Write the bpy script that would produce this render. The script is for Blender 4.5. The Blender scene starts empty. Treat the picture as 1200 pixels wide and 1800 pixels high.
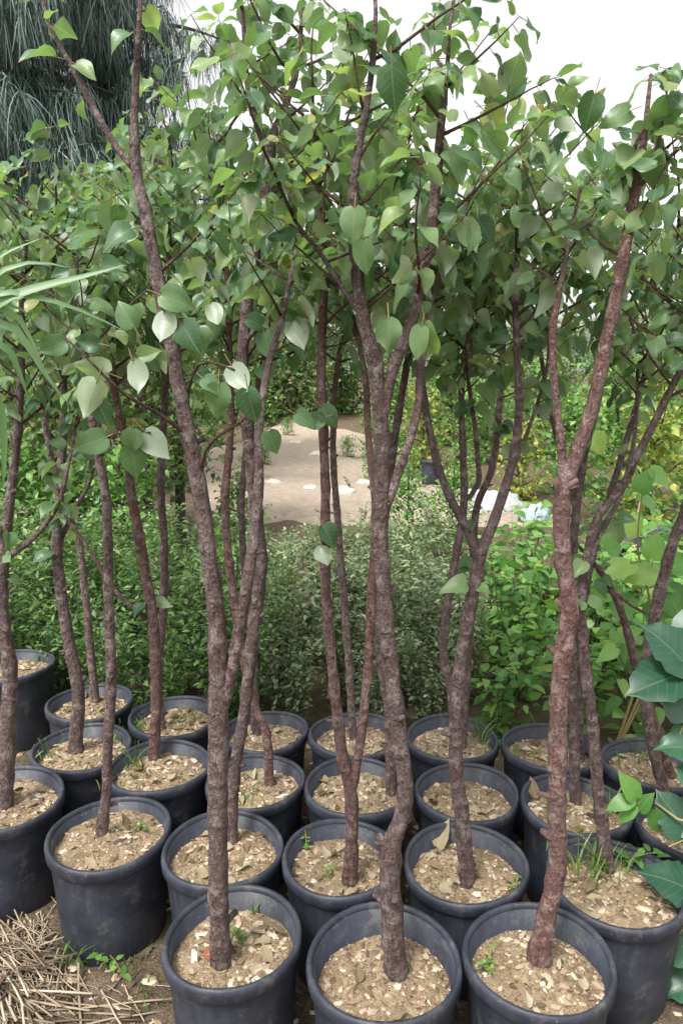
import bpy, math, random
import numpy as np
from mathutils import Vector, Matrix, noise
R = math.radians
random.seed(7)
rng = np.random.default_rng(7)
scene = bpy.context.scene
C = scene.collection

# ------------------------------------------------------------------ camera
PITCH, FPX, CAMH = 11.5, 1250.0, 1.52
cam_d = bpy.data.cameras.new('camera')
cam = bpy.data.objects.new('camera', cam_d); C.objects.link(cam)
cam.location = (0, 0, CAMH); cam.rotation_euler = (R(90 - PITCH), 0, 0)
cam_d.sensor_fit = 'VERTICAL'; cam_d.sensor_height = 36; cam_d.lens = 36 * FPX / 1800
cam_d.clip_start = 0.05; cam_d.clip_end = 3000
scene.camera = cam

# ------------------------------------------------------------------ sky, sun, exposure
SUN_EL, SUN_AZ = 58.0, 215.0          # degrees; azimuth measured from +Y clockwise
world = bpy.data.worlds.new('World'); scene.world = world; world.use_nodes = True
wn = world.node_tree; wn.nodes.clear()
sky = wn.nodes.new('ShaderNodeTexSky'); sky.sky_type = 'NISHITA'; sky.sun_disc = False
sky.sun_elevation = R(SUN_EL); sky.sun_rotation = R(SUN_AZ); sky.dust_density = 4; sky.air_density = 1.0
hs = wn.nodes.new('ShaderNodeHueSaturation'); hs.inputs['Saturation'].default_value = 0.04
bg = wn.nodes.new('ShaderNodeBackground'); bg.inputs['Strength'].default_value = 0.12
wo = wn.nodes.new('ShaderNodeOutputWorld')
wn.links.new(sky.outputs[0], hs.inputs['Color']); wn.links.new(hs.outputs[0], bg.inputs['Color'])
wn.links.new(bg.outputs[0], wo.inputs['Surface'])
sun_d = bpy.data.lights.new('sun', 'SUN'); sun_d.energy = 1.5; sun_d.angle = R(14); sun_d.color = (1, .96, .9)
sun = bpy.data.objects.new('sun', sun_d); C.objects.link(sun); sun.location = (0, 0, 8)
sd = Vector((math.sin(R(SUN_AZ)) * math.cos(R(SUN_EL)), math.cos(R(SUN_AZ)) * math.cos(R(SUN_EL)), math.sin(R(SUN_EL))))
sun.rotation_euler = sd.to_track_quat('Z', 'Y').to_euler()
vs = scene.view_settings
vs.view_transform = 'Standard'; vs.look = 'None'; vs.gamma = 1; vs.use_curve_mapping = False
vs.exposure = 1.5
scene.render.engine = 'CYCLES'
cy = scene.cycles; cy.max_bounces = 5; cy.diffuse_bounces = 3; cy.glossy_bounces = 2; cy.transmission_bounces = 3; cy.transparent_max_bounces = 4; cy.use_denoising = True

# ------------------------------------------------------------------ pixel -> place
_a = R(-PITCH)
FWD = Vector((0, math.cos(_a), math.sin(_a))); UP = Vector((0, -math.sin(_a), math.cos(_a)))
CAM = Vector((0, 0, CAMH))
def ray(px, py):
    return FWD + Vector((1, 0, 0)) * ((px - 600) / FPX) + UP * ((900 - py) / FPX)
def on_z(px, py, z):
    r = ray(px, py); return CAM + r * ((z - CAMH) / r.z)
def on_y(px, py, Y):
    r = ray(px, py); return CAM + r * (Y / r.y)
def ppm(p):                                   # photo pixels per metre at a point
    return FPX / max(.2, (Vector(p) - CAM).dot(FWD))

# ------------------------------------------------------------------ materials
MATS = {}
class NT:
    def __init__(s, name):
        s.m = bpy.data.materials.new(name); s.m.use_nodes = True; s.t = s.m.node_tree; s.t.nodes.clear()
        MATS[name] = s.m
        s.out = s.n('ShaderNodeOutputMaterial')
    def n(s, typ, **kw):
        nd = s.t.nodes.new(typ)
        for k, v in kw.items():
            if k in ('operation', 'blend_type', 'data_type', 'noise_dimensions', 'wave_type', 'bands_direction', 'feature', 'attribute_name', 'layer_name', 'uv_map'):
                setattr(nd, k, v)
            else: nd.inputs[k.replace('_', ' ')].default_value = v
        return nd
    def l(s, a, b): s.t.links.new(a, b)
    def math(s, op, a, b=None):
        nd = s.t.nodes.new('ShaderNodeMath'); nd.operation = op
        for i, v in enumerate((a, b)):
            if v is None: continue
            if hasattr(v, 'links'): s.l(v, nd.inputs[i])
            else: nd.inputs[i].default_value = v
        return nd.outputs[0]
    def mix(s, f, a, b, mode='MIX'):
        nd = s.t.nodes.new('ShaderNodeMix'); nd.data_type = 'RGBA'; nd.blend_type = mode
        for sock, v in ((nd.inputs[0], f), (nd.inputs[6], a), (nd.inputs[7], b)):
            if hasattr(v, 'links'): s.l(v, sock)
            elif isinstance(v, (int, float)): sock.default_value = v
            else: sock.default_value = (*v[:3], 1)
        return nd.outputs[2]
    def ramp(s, f, stops):
        nd = s.t.nodes.new('ShaderNodeValToRGB'); e = nd.color_ramp.elements
        while len(e) < len(stops): e.new(.5)
        for el, (p, c) in zip(e, stops): el.position = p; el.color = (*c, 1)
        s.l(f, nd.inputs[0]); return nd.outputs[0]
    def coords(s, scale=(1, 1, 1), kind='Object'):
        tc = s.t.nodes.new('ShaderNodeTexCoord'); mp = s.t.nodes.new('ShaderNodeMapping')
        mp.inputs['Scale'].default_value = scale; s.l(tc.outputs[kind], mp.inputs[0]); return mp.outputs[0]
    def noise(s, vec, scale, detail=4, rough=.55):
        nd = s.n('ShaderNodeTexNoise', Scale=scale, Detail=detail, Roughness=rough)
        if vec is not None: s.l(vec, nd.inputs['Vector'])
        return nd.outputs['Fac']
    def rand(s):                               # one number per loose piece: object random + island random
        oi = s.t.nodes.new('ShaderNodeObjectInfo'); g = s.t.nodes.new('ShaderNodeNewGeometry')
        return s.math('FRACT', s.math('ADD', oi.outputs['Random'], g.outputs['Random Per Island']))
    def principled(s, col, rough=.6, bump=None, bstr=.3, bdist=.01, spec=.5):
        b = s.t.nodes.new('ShaderNodeBsdfPrincipled')
        if hasattr(col, 'links'): s.l(col, b.inputs['Base Color'])
        else: b.inputs['Base Color'].default_value = (*col, 1)
        if hasattr(rough, 'links'): s.l(rough, b.inputs['Roughness'])
        else: b.inputs['Roughness'].default_value = rough
        b.inputs['Specular IOR Level'].default_value = spec
        if bump is not None:
            bn = s.n('ShaderNodeBump', Strength=bstr, Distance=bdist); s.l(bump, bn.inputs['Height']); s.l(bn.outputs[0], b.inputs['Normal'])
        return b
    def done(s, shader): s.l(shader.outputs[0], s.out.inputs['Surface']); return s.m

def leaf_material(name, stops, under, rough=.42, trans=.35, veins=True, gloss=.5, vs_=.8):
    m = NT(name); r = m.rand()
    col = m.ramp(r, stops)
    uvn = m.t.nodes.new('ShaderNodeUVMap'); sp = m.t.nodes.new('ShaderNodeSeparateXYZ'); m.l(uvn.outputs[0], sp.inputs[0])
    ax = m.math('ABSOLUTE', sp.outputs[0])
    bump = None
    if veins:
        mid = m.math('LESS_THAN', ax, .016)
        side = m.math('FRACT', m.math('MULTIPLY', m.math('SUBTRACT', sp.outputs[1], m.math('MULTIPLY', ax, .75)), 6.5))
        sv = m.math('LESS_THAN', side, .10)
        v = m.math('MAXIMUM', mid, m.math('MULTIPLY', sv, .6))
        col = m.mix(m.math('MULTIPLY', v, vs_), col, m.mix(.6, col, (.36, .42, .22)))
        bump = m.math('SUBTRACT', 1.0, v)
    nz = m.noise(m.coords((1, 1, 1), 'UV'), 5, 4, .65)
    spot = m.ramp(m.noise(m.coords((1, 1, 1), 'UV'), 17, 2), [(.70, (0, 0, 0)), (.76, (1, 1, 1))])
    col = m.mix(m.math('MULTIPLY', spot, .55), col, (.20, .13, .06))
    col = m.mix(m.math('MULTIPLY', nz, .9), col, m.mix(1.0, col, (.50, .58, .48), 'MULTIPLY'))
    g = m.t.nodes.new('ShaderNodeNewGeometry')
    col2 = m.mix(g.outputs['Backfacing'], col, m.mix(.72, col, under))
    b = m.principled(col2, rough, bump, .6, .006, gloss)
    tr = m.t.nodes.new('ShaderNodeBsdfTranslucent'); m.l(m.mix(1.0, col, (1.5, 1.6, .7), 'MULTIPLY'), tr.inputs['Color'])
    ms = m.t.nodes.new('ShaderNodeMixShader'); ms.inputs[0].default_value = trans
    m.l(b.outputs[0], ms.inputs[1]); m.l(tr.outputs[0], ms.inputs[2]); m.done(ms)
    return m.m

leaf_material('sapling_leaf', [(0, (.065, .145, .075)), (.25, (.10, .20, .10)), (.5, (.145, .255, .125)), (.75, (.20, .315, .145)), (.97, (.30, .40, .19)), (1, (.42, .38, .14))], (.46, .52, .40), rough=.38, trans=.42)
leaf_material('far_leaf', [(0, (.05, .12, .04)), (.35, (.12, .22, .07)), (.7, (.20, .32, .10)), (1, (.33, .42, .16))], (.34, .42, .25))
leaf_material('fine_leaf', [(0, (.03, .08, .025)), (.4, (.085, .18, .05)), (.8, (.17, .29, .085)), (1, (.34, .42, .20))], (.2, .3, .14), veins=False)
leaf_material('pale_leaf', [(0, (.055, .095, .045)), (.35, (.14, .20, .10)), (.75, (.26, .33, .18)), (1, (.50, .52, .34))], (.3, .36, .26), veins=False)
leaf_material('bright_leaf', [(0, (.06, .17, .035)), (.4, (.12, .29, .06)), (.8, (.21, .41, .10)), (1, (.36, .50, .13))], (.26, .4, .16), vs_=.5)
leaf_material('yellow_leaf', [(0, (.15, .25, .04)), (.5, (.28, .38, .06)), (.85, (.42, .44, .08)), (1, (.55, .38, .05))], (.4, .45, .2))
leaf_material('dark_leaf', [(0, (.02, .075, .045)), (1, (.045, .13, .075))], (.2, .3, .2), rough=.36, trans=.2, vs_=.3)
leaf_material('reed_leaf', [(0, (.16, .28, .13)), (1, (.24, .37, .19))], (.30, .42, .27), veins=False)
leaf_material('grass_blade', [(0, (.06, .14, .03)), (.5, (.12, .22, .05)), (.9, (.22, .29, .08)), (1, (.4, .36, .16))], (.2, .3, .1), veins=False)
leaf_material('needles', [(0, (.015, .03, .025)), (.4, (.04, .075, .06)), (.8, (.10, .16, .14)), (1, (.20, .27, .24))], (.15, .22, .2), veins=False, trans=.15)
leaf_material('dry_leaf', [(0, (.12, .07, .04)), (.3, (.24, .165, .10)), (.65, (.37, .285, .195)), (1, (.50, .42, .32))], (.44, .36, .27), rough=.75, trans=.12, gloss=.2)
leaf_material('rust_leaf', [(0, (.24, .06, .03)), (1, (.30, .08, .04))], (.3, .12, .07), rough=.7, trans=.1)
leaf_material('ochre_leaf', [(0, (.50, .32, .06)), (1, (.62, .36, .07))], (.45, .3, .1), rough=.6)

m = NT('petiole'); m.done(m.principled((.22, .17, .07), .5))
m = NT('pale_chip'); m.done(m.principled((.72, .70, .66), .7))

def bark(name, dark, mid, pale, grey):
    m = NT(name)
    v1 = m.coords((1, 1, .30)); v2 = m.coords((.8, .8, 1.25)); v3 = m.coords((1, 1, 1))
    oi = m.t.nodes.new('ShaderNodeObjectInfo')
    n1 = m.noise(v1, 75, 6, .7); n2 = m.noise(v2, 130, 4, .7); n3 = m.noise(v3, 9, 4); n4 = m.noise(v1, 190, 4, .75); n5 = m.noise(v3, 34, 3, .6)
    base = m.ramp(n1, [(.32, dark), (.46, mid), (.56, mid), (.70, pale)])
    base = m.mix(m.ramp(n3, [(.42, (0, 0, 0)), (.62, (1, 1, 1))]), base, m.mix(n1, mid, grey))
    base = m.mix(m.math('MULTIPLY', m.ramp(n5, [(.52, (0, 0, 0)), (.60, (1, 1, 1))]), .8), base, m.mix(n4, grey, pale))
    sc = m.ramp(n2, [(.61, (0, 0, 0)), (.68, (1, 1, 1))])
    base = m.mix(m.math('MULTIPLY', sc, .7), base, pale)
    crk = m.ramp(n4, [(.36, (1, 1, 1)), (.45, (0, 0, 0))])
    base = m.mix(m.math('MULTIPLY', crk, .75), base, dark)
    base = m.mix(m.math('MULTIPLY', oi.outputs['Random'], .7), base, m.mix(1.0, base, (.62, .64, .66), 'MULTIPLY'))
    h = m.math('ADD', m.math('ADD', n1, m.math('MULTIPLY', n5, 1.2)), m.math('MULTIPLY', n4, .6))
    m.done(m.principled(base, .66, h, 1.0, .02, .35))
bark('bark', (.038, .024, .023), (.15, .092, .083), (.40, .31, .285), (.22, .175, .17))
bark('red_bark', (.046, .023, .021), (.165, .083, .070), (.40, .28, .245), (.22, .155, .145))
bark('twig_bark', (.05, .025, .02), (.13, .065, .045), (.22, .13, .09), (.15, .11, .08))
bark('grey_bark', (.04, .03, .028), (.10, .075, .065), (.2, .16, .14), (.16, .14, .13))

m = NT('black_plastic')
v = m.coords(); n1 = m.noise(v, 9, 5, .6); n2 = m.noise(v, 120, 3, .6); n3 = m.noise(m.coords((1, 1, .12)), 45, 4, .6)
g = m.t.nodes.new('ShaderNodeNewGeometry'); sp = m.t.nodes.new('ShaderNodeSeparateXYZ'); m.l(g.outputs['Normal'], sp.inputs[0])
dust = m.math('MULTIPLY', m.ramp(n1, [(.35, (0, 0, 0)), (.75, (1, 1, 1))]), m.ramp(n3, [(.3, (.3, .3, .3)), (.7, (1, 1, 1))]))
col = m.mix(dust, (.014, .017, .026), (.052, .060, .084))
spk = m.ramp(n2, [(.66, (0, 0, 0)), (.74, (1, 1, 1))])
col = m.mix(m.math('MULTIPLY', spk, .5), col, (.20, .18, .16))
n5 = m.noise(v, 22, 6, .7); mud = m.ramp(n5, [(.54, (0, 0, 0)), (.70, (1, 1, 1))])
col = m.mix(m.math('MULTIPLY', mud, .55), col, (.125, .110, .095))
scf = m.ramp(m.noise(m.coords((1, 1, 9)), 30, 4, .7), [(.66, (0, 0, 0)), (.72, (1, 1, 1))])
col = m.mix(m.math('MULTIPLY', scf, .4), col, (.13, .135, .15))
m.done(m.principled(col, m.math('ADD', .42, m.math('MULTIPLY', n1, .3)), m.math('ADD', n2, m.math('MULTIPLY', n3, 2.0)), .15, .004, .45))

def soil_mat(name, a, b, c, d):
    m = NT(name)
    v = m.coords(); n1 = m.noise(v, 14, 5, .6); n2 = m.noise(v, 110, 4, .7); n3 = m.noise(v, 320, 2, .6)
    oi = m.t.nodes.new('ShaderNodeObjectInfo')
    col = m.ramp(n1, [(.32, a), (.5, b), (.7, c)])
    col = m.mix(m.ramp(n2, [(.36, (.85, .85, .85)), (.52, (0, 0, 0))]), col, d)
    col = m.mix(m.math('MULTIPLY', m.ramp(n3, [(.52, (0, 0, 0)), (.66, (1, 1, 1))]), .5), col, c)
    col = m.mix(m.math('MULTIPLY', oi.outputs['Random'], .5), col, m.mix(1.0, col, (.72, .70, .66), 'MULTIPLY'))
    m.done(m.principled(col, .95, m.math('ADD', n2, m.math('MULTIPLY', n3, .6)), .9, .012, .15))
soil_mat('pot_soil', (.235, .165, .10), (.345, .255, .16), (.46, .36, .245), (.14, .098, .06))
soil_mat('ground', (.09, .066, .045), (.155, .115, .08), (.22, .17, .12), (.05, .037, .028))
soil_mat('sand', (.33, .265, .205), (.42, .345, .275), (.52, .44, .36), (.25, .195, .15))
m = NT('chips'); m.done(m.principled(m.ramp(m.rand(), [(0, (.07, .05, .03)), (.3, (.19, .13, .085)), (.6, (.33, .25, .17)), (.9, (.42, .34, .25)), (1, (.52, .47, .40))]), .9))
m = NT('straw'); m.done(m.principled(m.ramp(m.rand(), [(0, (.10, .07, .045)), (.4, (.24, .18, .12)), (1, (.44, .36, .27))]), .8))
m = NT('sack'); nn = m.noise(m.coords(), 30, 4); m.done(m.principled(m.ramp(nn, [(.3, (.34, .35, .36)), (.7, (.55, .55, .53))]), .6, nn, .5, .03))
m = NT('blue_sack'); nn = m.noise(m.coords(), 30, 4); m.done(m.principled(m.ramp(nn, [(.3, (.22, .30, .34)), (.7, (.40, .48, .50))]), .6, nn, .5, .03))
m = NT('rock'); nn = m.noise(m.coords(), 12, 5); m.done(m.principled(m.ramp(nn, [(.3, (.36, .32, .27)), (.7, (.62, .58, .52))]), .9, nn, .6, .03))
m = NT('hill'); nn = m.noise(m.coords(), .05, 5); m.done(m.principled(m.ramp(nn, [(.3, (.06, .10, .07)), (.7, (.12, .17, .11))]), .95))

# ------------------------------------------------------------------ mesh helpers
def link(o, parent=None):
    C.objects.link(o)
    if parent is not None: o.parent = parent
    return o
def tag(o, label=None, cat=None, group=None, kind=None):
    if label: o['label'] = label
    if cat: o['category'] = cat
    if group: o['group'] = group
    if kind: o['kind'] = kind
    return o
def empty(name, loc, label=None, cat=None, group=None):
    o = bpy.data.objects.new(name, None); o.location = loc; o.empty_display_size = .05
    link(o); return tag(o, label, cat, group)
def mesh_np(name, V, faces, mats, fm=None, uv=None, smooth=True):
    me = bpy.data.meshes.new(name)
    me.from_pydata([tuple(v) for v in V], [], faces)
    for mm in mats: me.materials.append(MATS[mm])
    if fm is not None: me.polygons.foreach_set('material_index', fm)
    me.polygons.foreach_set('use_smooth', [smooth] * len(me.polygons))
    if uv is not None:
        ul = me.uv_layers.new(name='UVMap')
        idx = np.empty(len(me.loops), dtype=np.int32); me.loops.foreach_get('vertex_index', idx)
        ul.data.foreach_set('uv', np.asarray(uv, dtype=np.float32)[idx].ravel())
    me.update(); return me
def obj(name, me, parent=None, loc=None):
    o = bpy.data.objects.new(name, me)
    if loc is not None: o.location = loc
    return link(o, parent)

class Proto:                                   # small piece as arrays, to be joined many times
    def __init__(s, V, F, uv, fm=None):
        s.V = np.asarray(V, float); s.F = F; s.uv = np.asarray(uv, float)
        s.fm = np.zeros(len(F), np.int32) if fm is None else np.asarray(fm, np.int32)
        s.loops = np.array([i for f in F for i in f], np.int32)
        s.lt = np.array([len(f) for f in F], np.int32)
def joined(name, protos, which, mats4, mats, smooth=True):
    """one mesh from many placed pieces; mats4: (n,4,4) array, which: index of the proto of each"""
    mats4 = np.asarray(mats4, float); which = np.asarray(which)
    Vs, Ls, LTs, FM, UV, off = [], [], [], [], [], 0
    for k, p in enumerate(protos):
        M = mats4[which == k]
        if not len(M): continue
        n, nv = len(M), len(p.V)
        P = np.einsum('nij,vj->nvi', M[:, :3, :3], p.V) + M[:, None, :3, 3]
        Vs.append(P.reshape(-1, 3))
        Ls.append((p.loops[None, :] + (np.arange(n) * nv)[:, None] + off).ravel())
        LTs.append(np.tile(p.lt, n)); FM.append(np.tile(p.fm, n))
        UV.append(np.tile(p.uv[p.loops], (n, 1))); off += n * nv
    V = np.concatenate(Vs); L = np.concatenate(Ls).astype(np.int32); LT = np.concatenate(LTs)
    me = bpy.data.meshes.new(name)
    me.vertices.add(len(V)); me.vertices.foreach_set('co', V.astype(np.float32).ravel())
    me.loops.add(len(L)); me.loops.foreach_set('vertex_index', L)
    me.polygons.add(len(LT)); me.polygons.foreach_set('loop_start', np.concatenate([[0], np.cumsum(LT)[:-1]]).astype(np.int32))
    for mm in mats: me.materials.append(MATS[mm])
    me.polygons.foreach_set('material_index', np.concatenate(FM))
    me.polygons.foreach_set('use_smooth', np.full(len(LT), smooth))
    ul = me.uv_layers.new(name='UVMap'); ul.data.foreach_set('uv', np.concatenate(UV).astype(np.float32).ravel())
    me.update(calc_edges=True); me.validate(); return me

def leaf_proto(fold, droop, wave, ts=(0, .1, .3, .52, .75, 1), hw=(.11, .30, .39, .33, .16, 0), stalk=.45, seed=0, cols=2, lobes=0):
    """leaf along +Y, upper face +Z, blade length 1, stalk behind the origin of the blade; origin at the stalk's foot"""
    rr = random.Random(seed); V, F, uv, fm = [], [], [], []
    nc = 2 * cols + 1; rows = []
    for t, w in zip(ts, hw):
        if w == 0: rows.append([len(V)]); V.append((rr.uniform(-.03, .03), stalk + t, -droop * t * t)); uv.append((0, t)); continue
        row = []
        for j in range(nc):
            u = (j - cols) / cols; x = u * w * (1 + (.05 * math.sin(40 * t + seed) if abs(u) > .9 else 0))
            y = t - (.10 * abs(u) * (1 - t) if t < .2 else 0) + lobes * .09 * math.sin(t * 19) * abs(u) ** 3
            z = fold * abs(x) - .5 * fold * abs(x) * abs(u) - droop * t * t + wave * math.sin(7 * t + 2.5 * (u > 0) + seed) * abs(u) ** 1.5 * .5
            row.append(len(V)); V.append((x * (1 + (lobes * .16 * math.cos(t * 23) if abs(u) > .9 else 0)), stalk + y, z)); uv.append((x, t))
        rows.append(row)
    for a, b in zip(rows[:-1], rows[1:]):
        for j in range(nc - 1):
            if len(b) == 1: F.append((a[j], a[j + 1], b[0]))
            else: F.append((a[j], a[j + 1], b[j + 1], b[j]))
            fm.append(0)
    if stalk:
        k = len(V); r = .018
        for t in (0, 1):
            for a in range(3):
                V.append((r * math.cos(a * 2.1), t * (stalk + .04), r * math.sin(a * 2.1) + .10 * stalk * math.sin(t * 3.1))); uv.append((.2, .2))
        for a in range(3): F.append((k + a, k + (a + 1) % 3, k + 3 + (a + 1) % 3, k + 3 + a)); fm.append(1)
    return Proto(V, F, uv, fm)
def proto_mesh(p, name, mats):
    return mesh_np(name, p.V, p.F, mats, p.fm, p.uv)
_LV = list([(.35, .12, .10), (.65, .28, .14), (.2, .45, .2), (.95, .2, .12), (.45, .6, .16), (-.25, .35, .22), (1.3, .35, .18), (.7, -.2, .2)])
LEAFP = [leaf_proto(f, d, w, seed=i) for i, (f, d, w) in enumerate(_LV)]
FINEP = [leaf_proto(f, d, w, ts=(0, .05, .14, .28, .44, .60, .76, .89, 1), hw=(.10, .235, .345, .40, .375, .30, .185, .08, 0), seed=i) for i, (f, d, w) in enumerate(_LV)]
LEAFM = [proto_mesh(p, 'leaf', ['sapling_leaf', 'petiole']) for p in FINEP]
NLEAF = len(LEAFM); LEAFM.append(proto_mesh(FINEP[6], 'withered_leaf', ['ochre_leaf', 'petiole']))   # one withered leaf
_sl = dict(ts=(0, .45, 1), hw=(.06, .26, 0), stalk=.12, cols=1)
SMALLP = [leaf_proto(.4, .2, 0, seed=i, **_sl) for i in range(2)]
BROADP = [leaf_proto(f, d, .06, ts=(0, .12, .35, .65, 1), hw=(.10, .27, .34, .24, 0), stalk=.3, seed=i, cols=1) for i, (f, d) in enumerate([(.4, .3), (.25, .5), (.5, .2)])]

def frame(pos, d, nrm, s):
    d = Vector(d).normalized(); n = Vector(nrm); n = n - d * n.dot(d)
    if n.length < 1e-4: n = d.orthogonal()
    n.normalize(); x = d.cross(n)
    return Matrix(((x.x * s, d.x * s, n.x * s, pos[0]), (x.y * s, d.y * s, n.y * s, pos[1]), (x.z * s, d.z * s, n.z * s, pos[2]), (0, 0, 0, 1)))

def catmull(pts, step):
    """pts: [(Vector, radius)] -> evenly resampled list"""
    P = [Vector(p) for p, r in pts]; Rr = [r for p, r in pts]; out = []
    for i in range(len(P) - 1):
        p0, p1, p2, p3 = P[max(i - 1, 0)], P[i], P[i + 1], P[min(i + 2, len(P) - 1)]
        n = max(1, int((p2 - p1).length / step))
        for k in range(n):
            t = k / n
            q = .5 * ((2 * p1) + (p2 - p0) * t + (2 * p0 - 5 * p1 + 4 * p2 - p3) * t * t + (3 * p1 - p0 - 3 * p2 + p3) * t ** 3)
            out.append((q, Rr[i] + (Rr[i + 1] - Rr[i]) * t))
    out.append((P[-1], Rr[-1])); return out

def tube(name, pts, mat, sides=9, knots=0.0, rough=.0, parent=None, seed=0, spurs=0, origin=Vector((0, 0, 0))):
    rr = random.Random(seed); V, F = [], []
    rings = len(pts); nextk = rr.uniform(1, 4); kn = [0.0] * rings
    if knots:
        i = nextk
        while i < rings:
            kn[int(i)] += knots * rr.uniform(.4, 1.3)
            if int(i) + 1 < rings: kn[int(i) + 1] += knots * .4
            i += rr.uniform(2.5, 6)
    prev = None
    for i, (p, r) in enumerate(pts):
        t = (pts[min(i + 1, rings - 1)][0] - pts[max(i - 1, 0)][0]).normalized()
        if prev is None: prev = t.orthogonal().normalized()
        prev = (prev - t * prev.dot(t)).normalized(); b = t.cross(prev)
        ph = rr.uniform(0, 6.3)
        for k in range(sides):
            a = 2 * math.pi * k / sides
            q = r * (1 + kn[i] * (.7 + .5 * math.cos(a - ph)) + rough * rr.uniform(-1, 1))
            V.append(p + (prev * math.cos(a) + b * math.sin(a)) * q - origin)
        if i:
            o = (i - 1) * sides
            for k in range(sides):
                F.append((o + k, o + (k + 1) % sides, o + sides + (k + 1) % sides, o + sides + k))
    F.append(tuple(range(sides))[::-1]); F.append(tuple(range((rings - 1) * sides, rings * sides)))
    for s in range(spurs):                     # little cut-off side shoots
        i = rr.randrange(1, rings - 1); p, r = pts[i]; t = (pts[i + 1][0] - p).normalized()
        d = (t.orthogonal().normalized()); d.rotate(Matrix.Rotation(rr.uniform(0, 6.3), 3, t)); d = (d + t * rr.uniform(.2, .9)).normalized()
        L = r * rr.uniform(1.5, 2.6); k0 = len(V); sr = r * rr.uniform(.22, .42); x = d.orthogonal().normalized(); y = d.cross(x)
        for tt, q in ((0, sr * 1.5), (L, sr)):
            for k in range(5):
                a = k * 2 * math.pi / 5; V.append(p + d * tt + (x * math.cos(a) + y * math.sin(a)) * q - origin)
        for k in range(5): F.append((k0 + k, k0 + (k + 1) % 5, k0 + 5 + (k + 1) % 5, k0 + 5 + k))
        F.append(tuple(range(k0 + 5, k0 + 10)))
    return obj(name, mesh_np(name, V, F, [mat]), parent)

# ================================================================== SETTING
def fbm(x, y, s=1.0, o=3):
    return noise.fractal(Vector((x * s, y * s, 3.1)), .6, 2.0, o)
def ground_z(x, y):
    near = max(0, min(1, (7 - abs(y - 2)) / 5))
    return near * (.018 * fbm(x, y, 3) + .012 * fbm(x, y, 14)) + .03 * fbm(x, y, .35) * min(1, max(0, (y - 3) / 5))
def sheet(name, xs, ys, zf, mat, thick=None):
    V = [(x, y, zf(x, y)) for y in ys for x in xs]; nx = len(xs)
    F = [(j * nx + i, j * nx + i + 1, (j + 1) * nx + i + 1, (j + 1) * nx + i) for j in range(len(ys) - 1) for i in range(nx - 1)]
    return obj(name, mesh_np(name, V, F, [mat]))
def spaced(lo, hi, near0, near1, step, grow=1.35):
    a = list(np.arange(near0, near1 + 1e-6, step)); s = step
    while a[-1] < hi: s *= grow; a.append(a[-1] + s)
    s = step
    while a[0] > lo: s *= grow; a.insert(0, a[0] - s)
    return a
tag(sheet('ground', spaced(-600, 600, -1.6, 1.6, .04), spaced(-60, 1500, .3, 4.2, .04), ground_z, 'ground'), kind='structure')
# sandy track beyond the shrub bed: an irregular patch a little above the ground
def track_poly():
    out = []
    for (px, py) in [(335, 820), (350, 790), (430, 772), (480, 745), (500, 712), (545, 716), (580, 748), (640, 760), (720, 785), (735, 812), (650, 830), (620, 870), (700, 900), (860, 905), (1000, 905), (1000, 935), (860, 940), (560, 930), (420, 915), (320, 900)]:
        out.append(on_z(px, py, .02))
    return out
tp = track_poly(); cx = sum((p for p in tp), Vector()) / len(tp)
V, F = [], []; NR = 10
dense = []
for i in range(len(tp)):
    a, b = tp[i], tp[(i + 1) % len(tp)]
    for k in range(4): dense.append(a.lerp(b, k / 4))
nd_ = len(dense)
for j in range(NR + 1):
    for i, p in enumerate(dense):
        q = cx.lerp(p, j / NR); w = 1 + .05 * fbm(q.x, q.y, 2.0) * (j / NR)
        x, y = cx.x + (q.x - cx.x) * w, cx.y + (q.y - cx.y) * w
        z = ground_z(x, y) + (.02 + .045 * max(0, fbm(x, y, 1.2) + .25) + .02 * fbm(x, y, 5)) * (1 if j < NR else 0) - (.03 if j == NR else 0)
        V.append((x, y, z))
for j in range(NR):
    for i in range(nd_): F.append((j * nd_ + i, j * nd_ + (i + 1) % nd_, (j + 1) * nd_ + (i + 1) % nd_, (j + 1) * nd_ + i))
tag(obj('path', mesh_np('path', V, F, ['sand'])), kind='structure')
# low far hills
V, F = [], []; nn = 60
for i in range(nn + 1):
    a = R(-75 + 150 * i / nn); h = 9 + 10 * max(0, fbm(i * .16, 1.7, 1, 4) + .3)
    for (d, hh) in ((330, -2), (420, h), (560, h * .9), (640, -2)): V.append((d * math.sin(a), d * math.cos(a), hh))
for i in range(nn):
    for k in range(3): F.append((i * 4 + k, i * 4 + k + 1, i * 4 + k + 5, i * 4 + k + 4))
tag(obj('hills', mesh_np('hills', V, F, ['hill'])), kind='structure')

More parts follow.
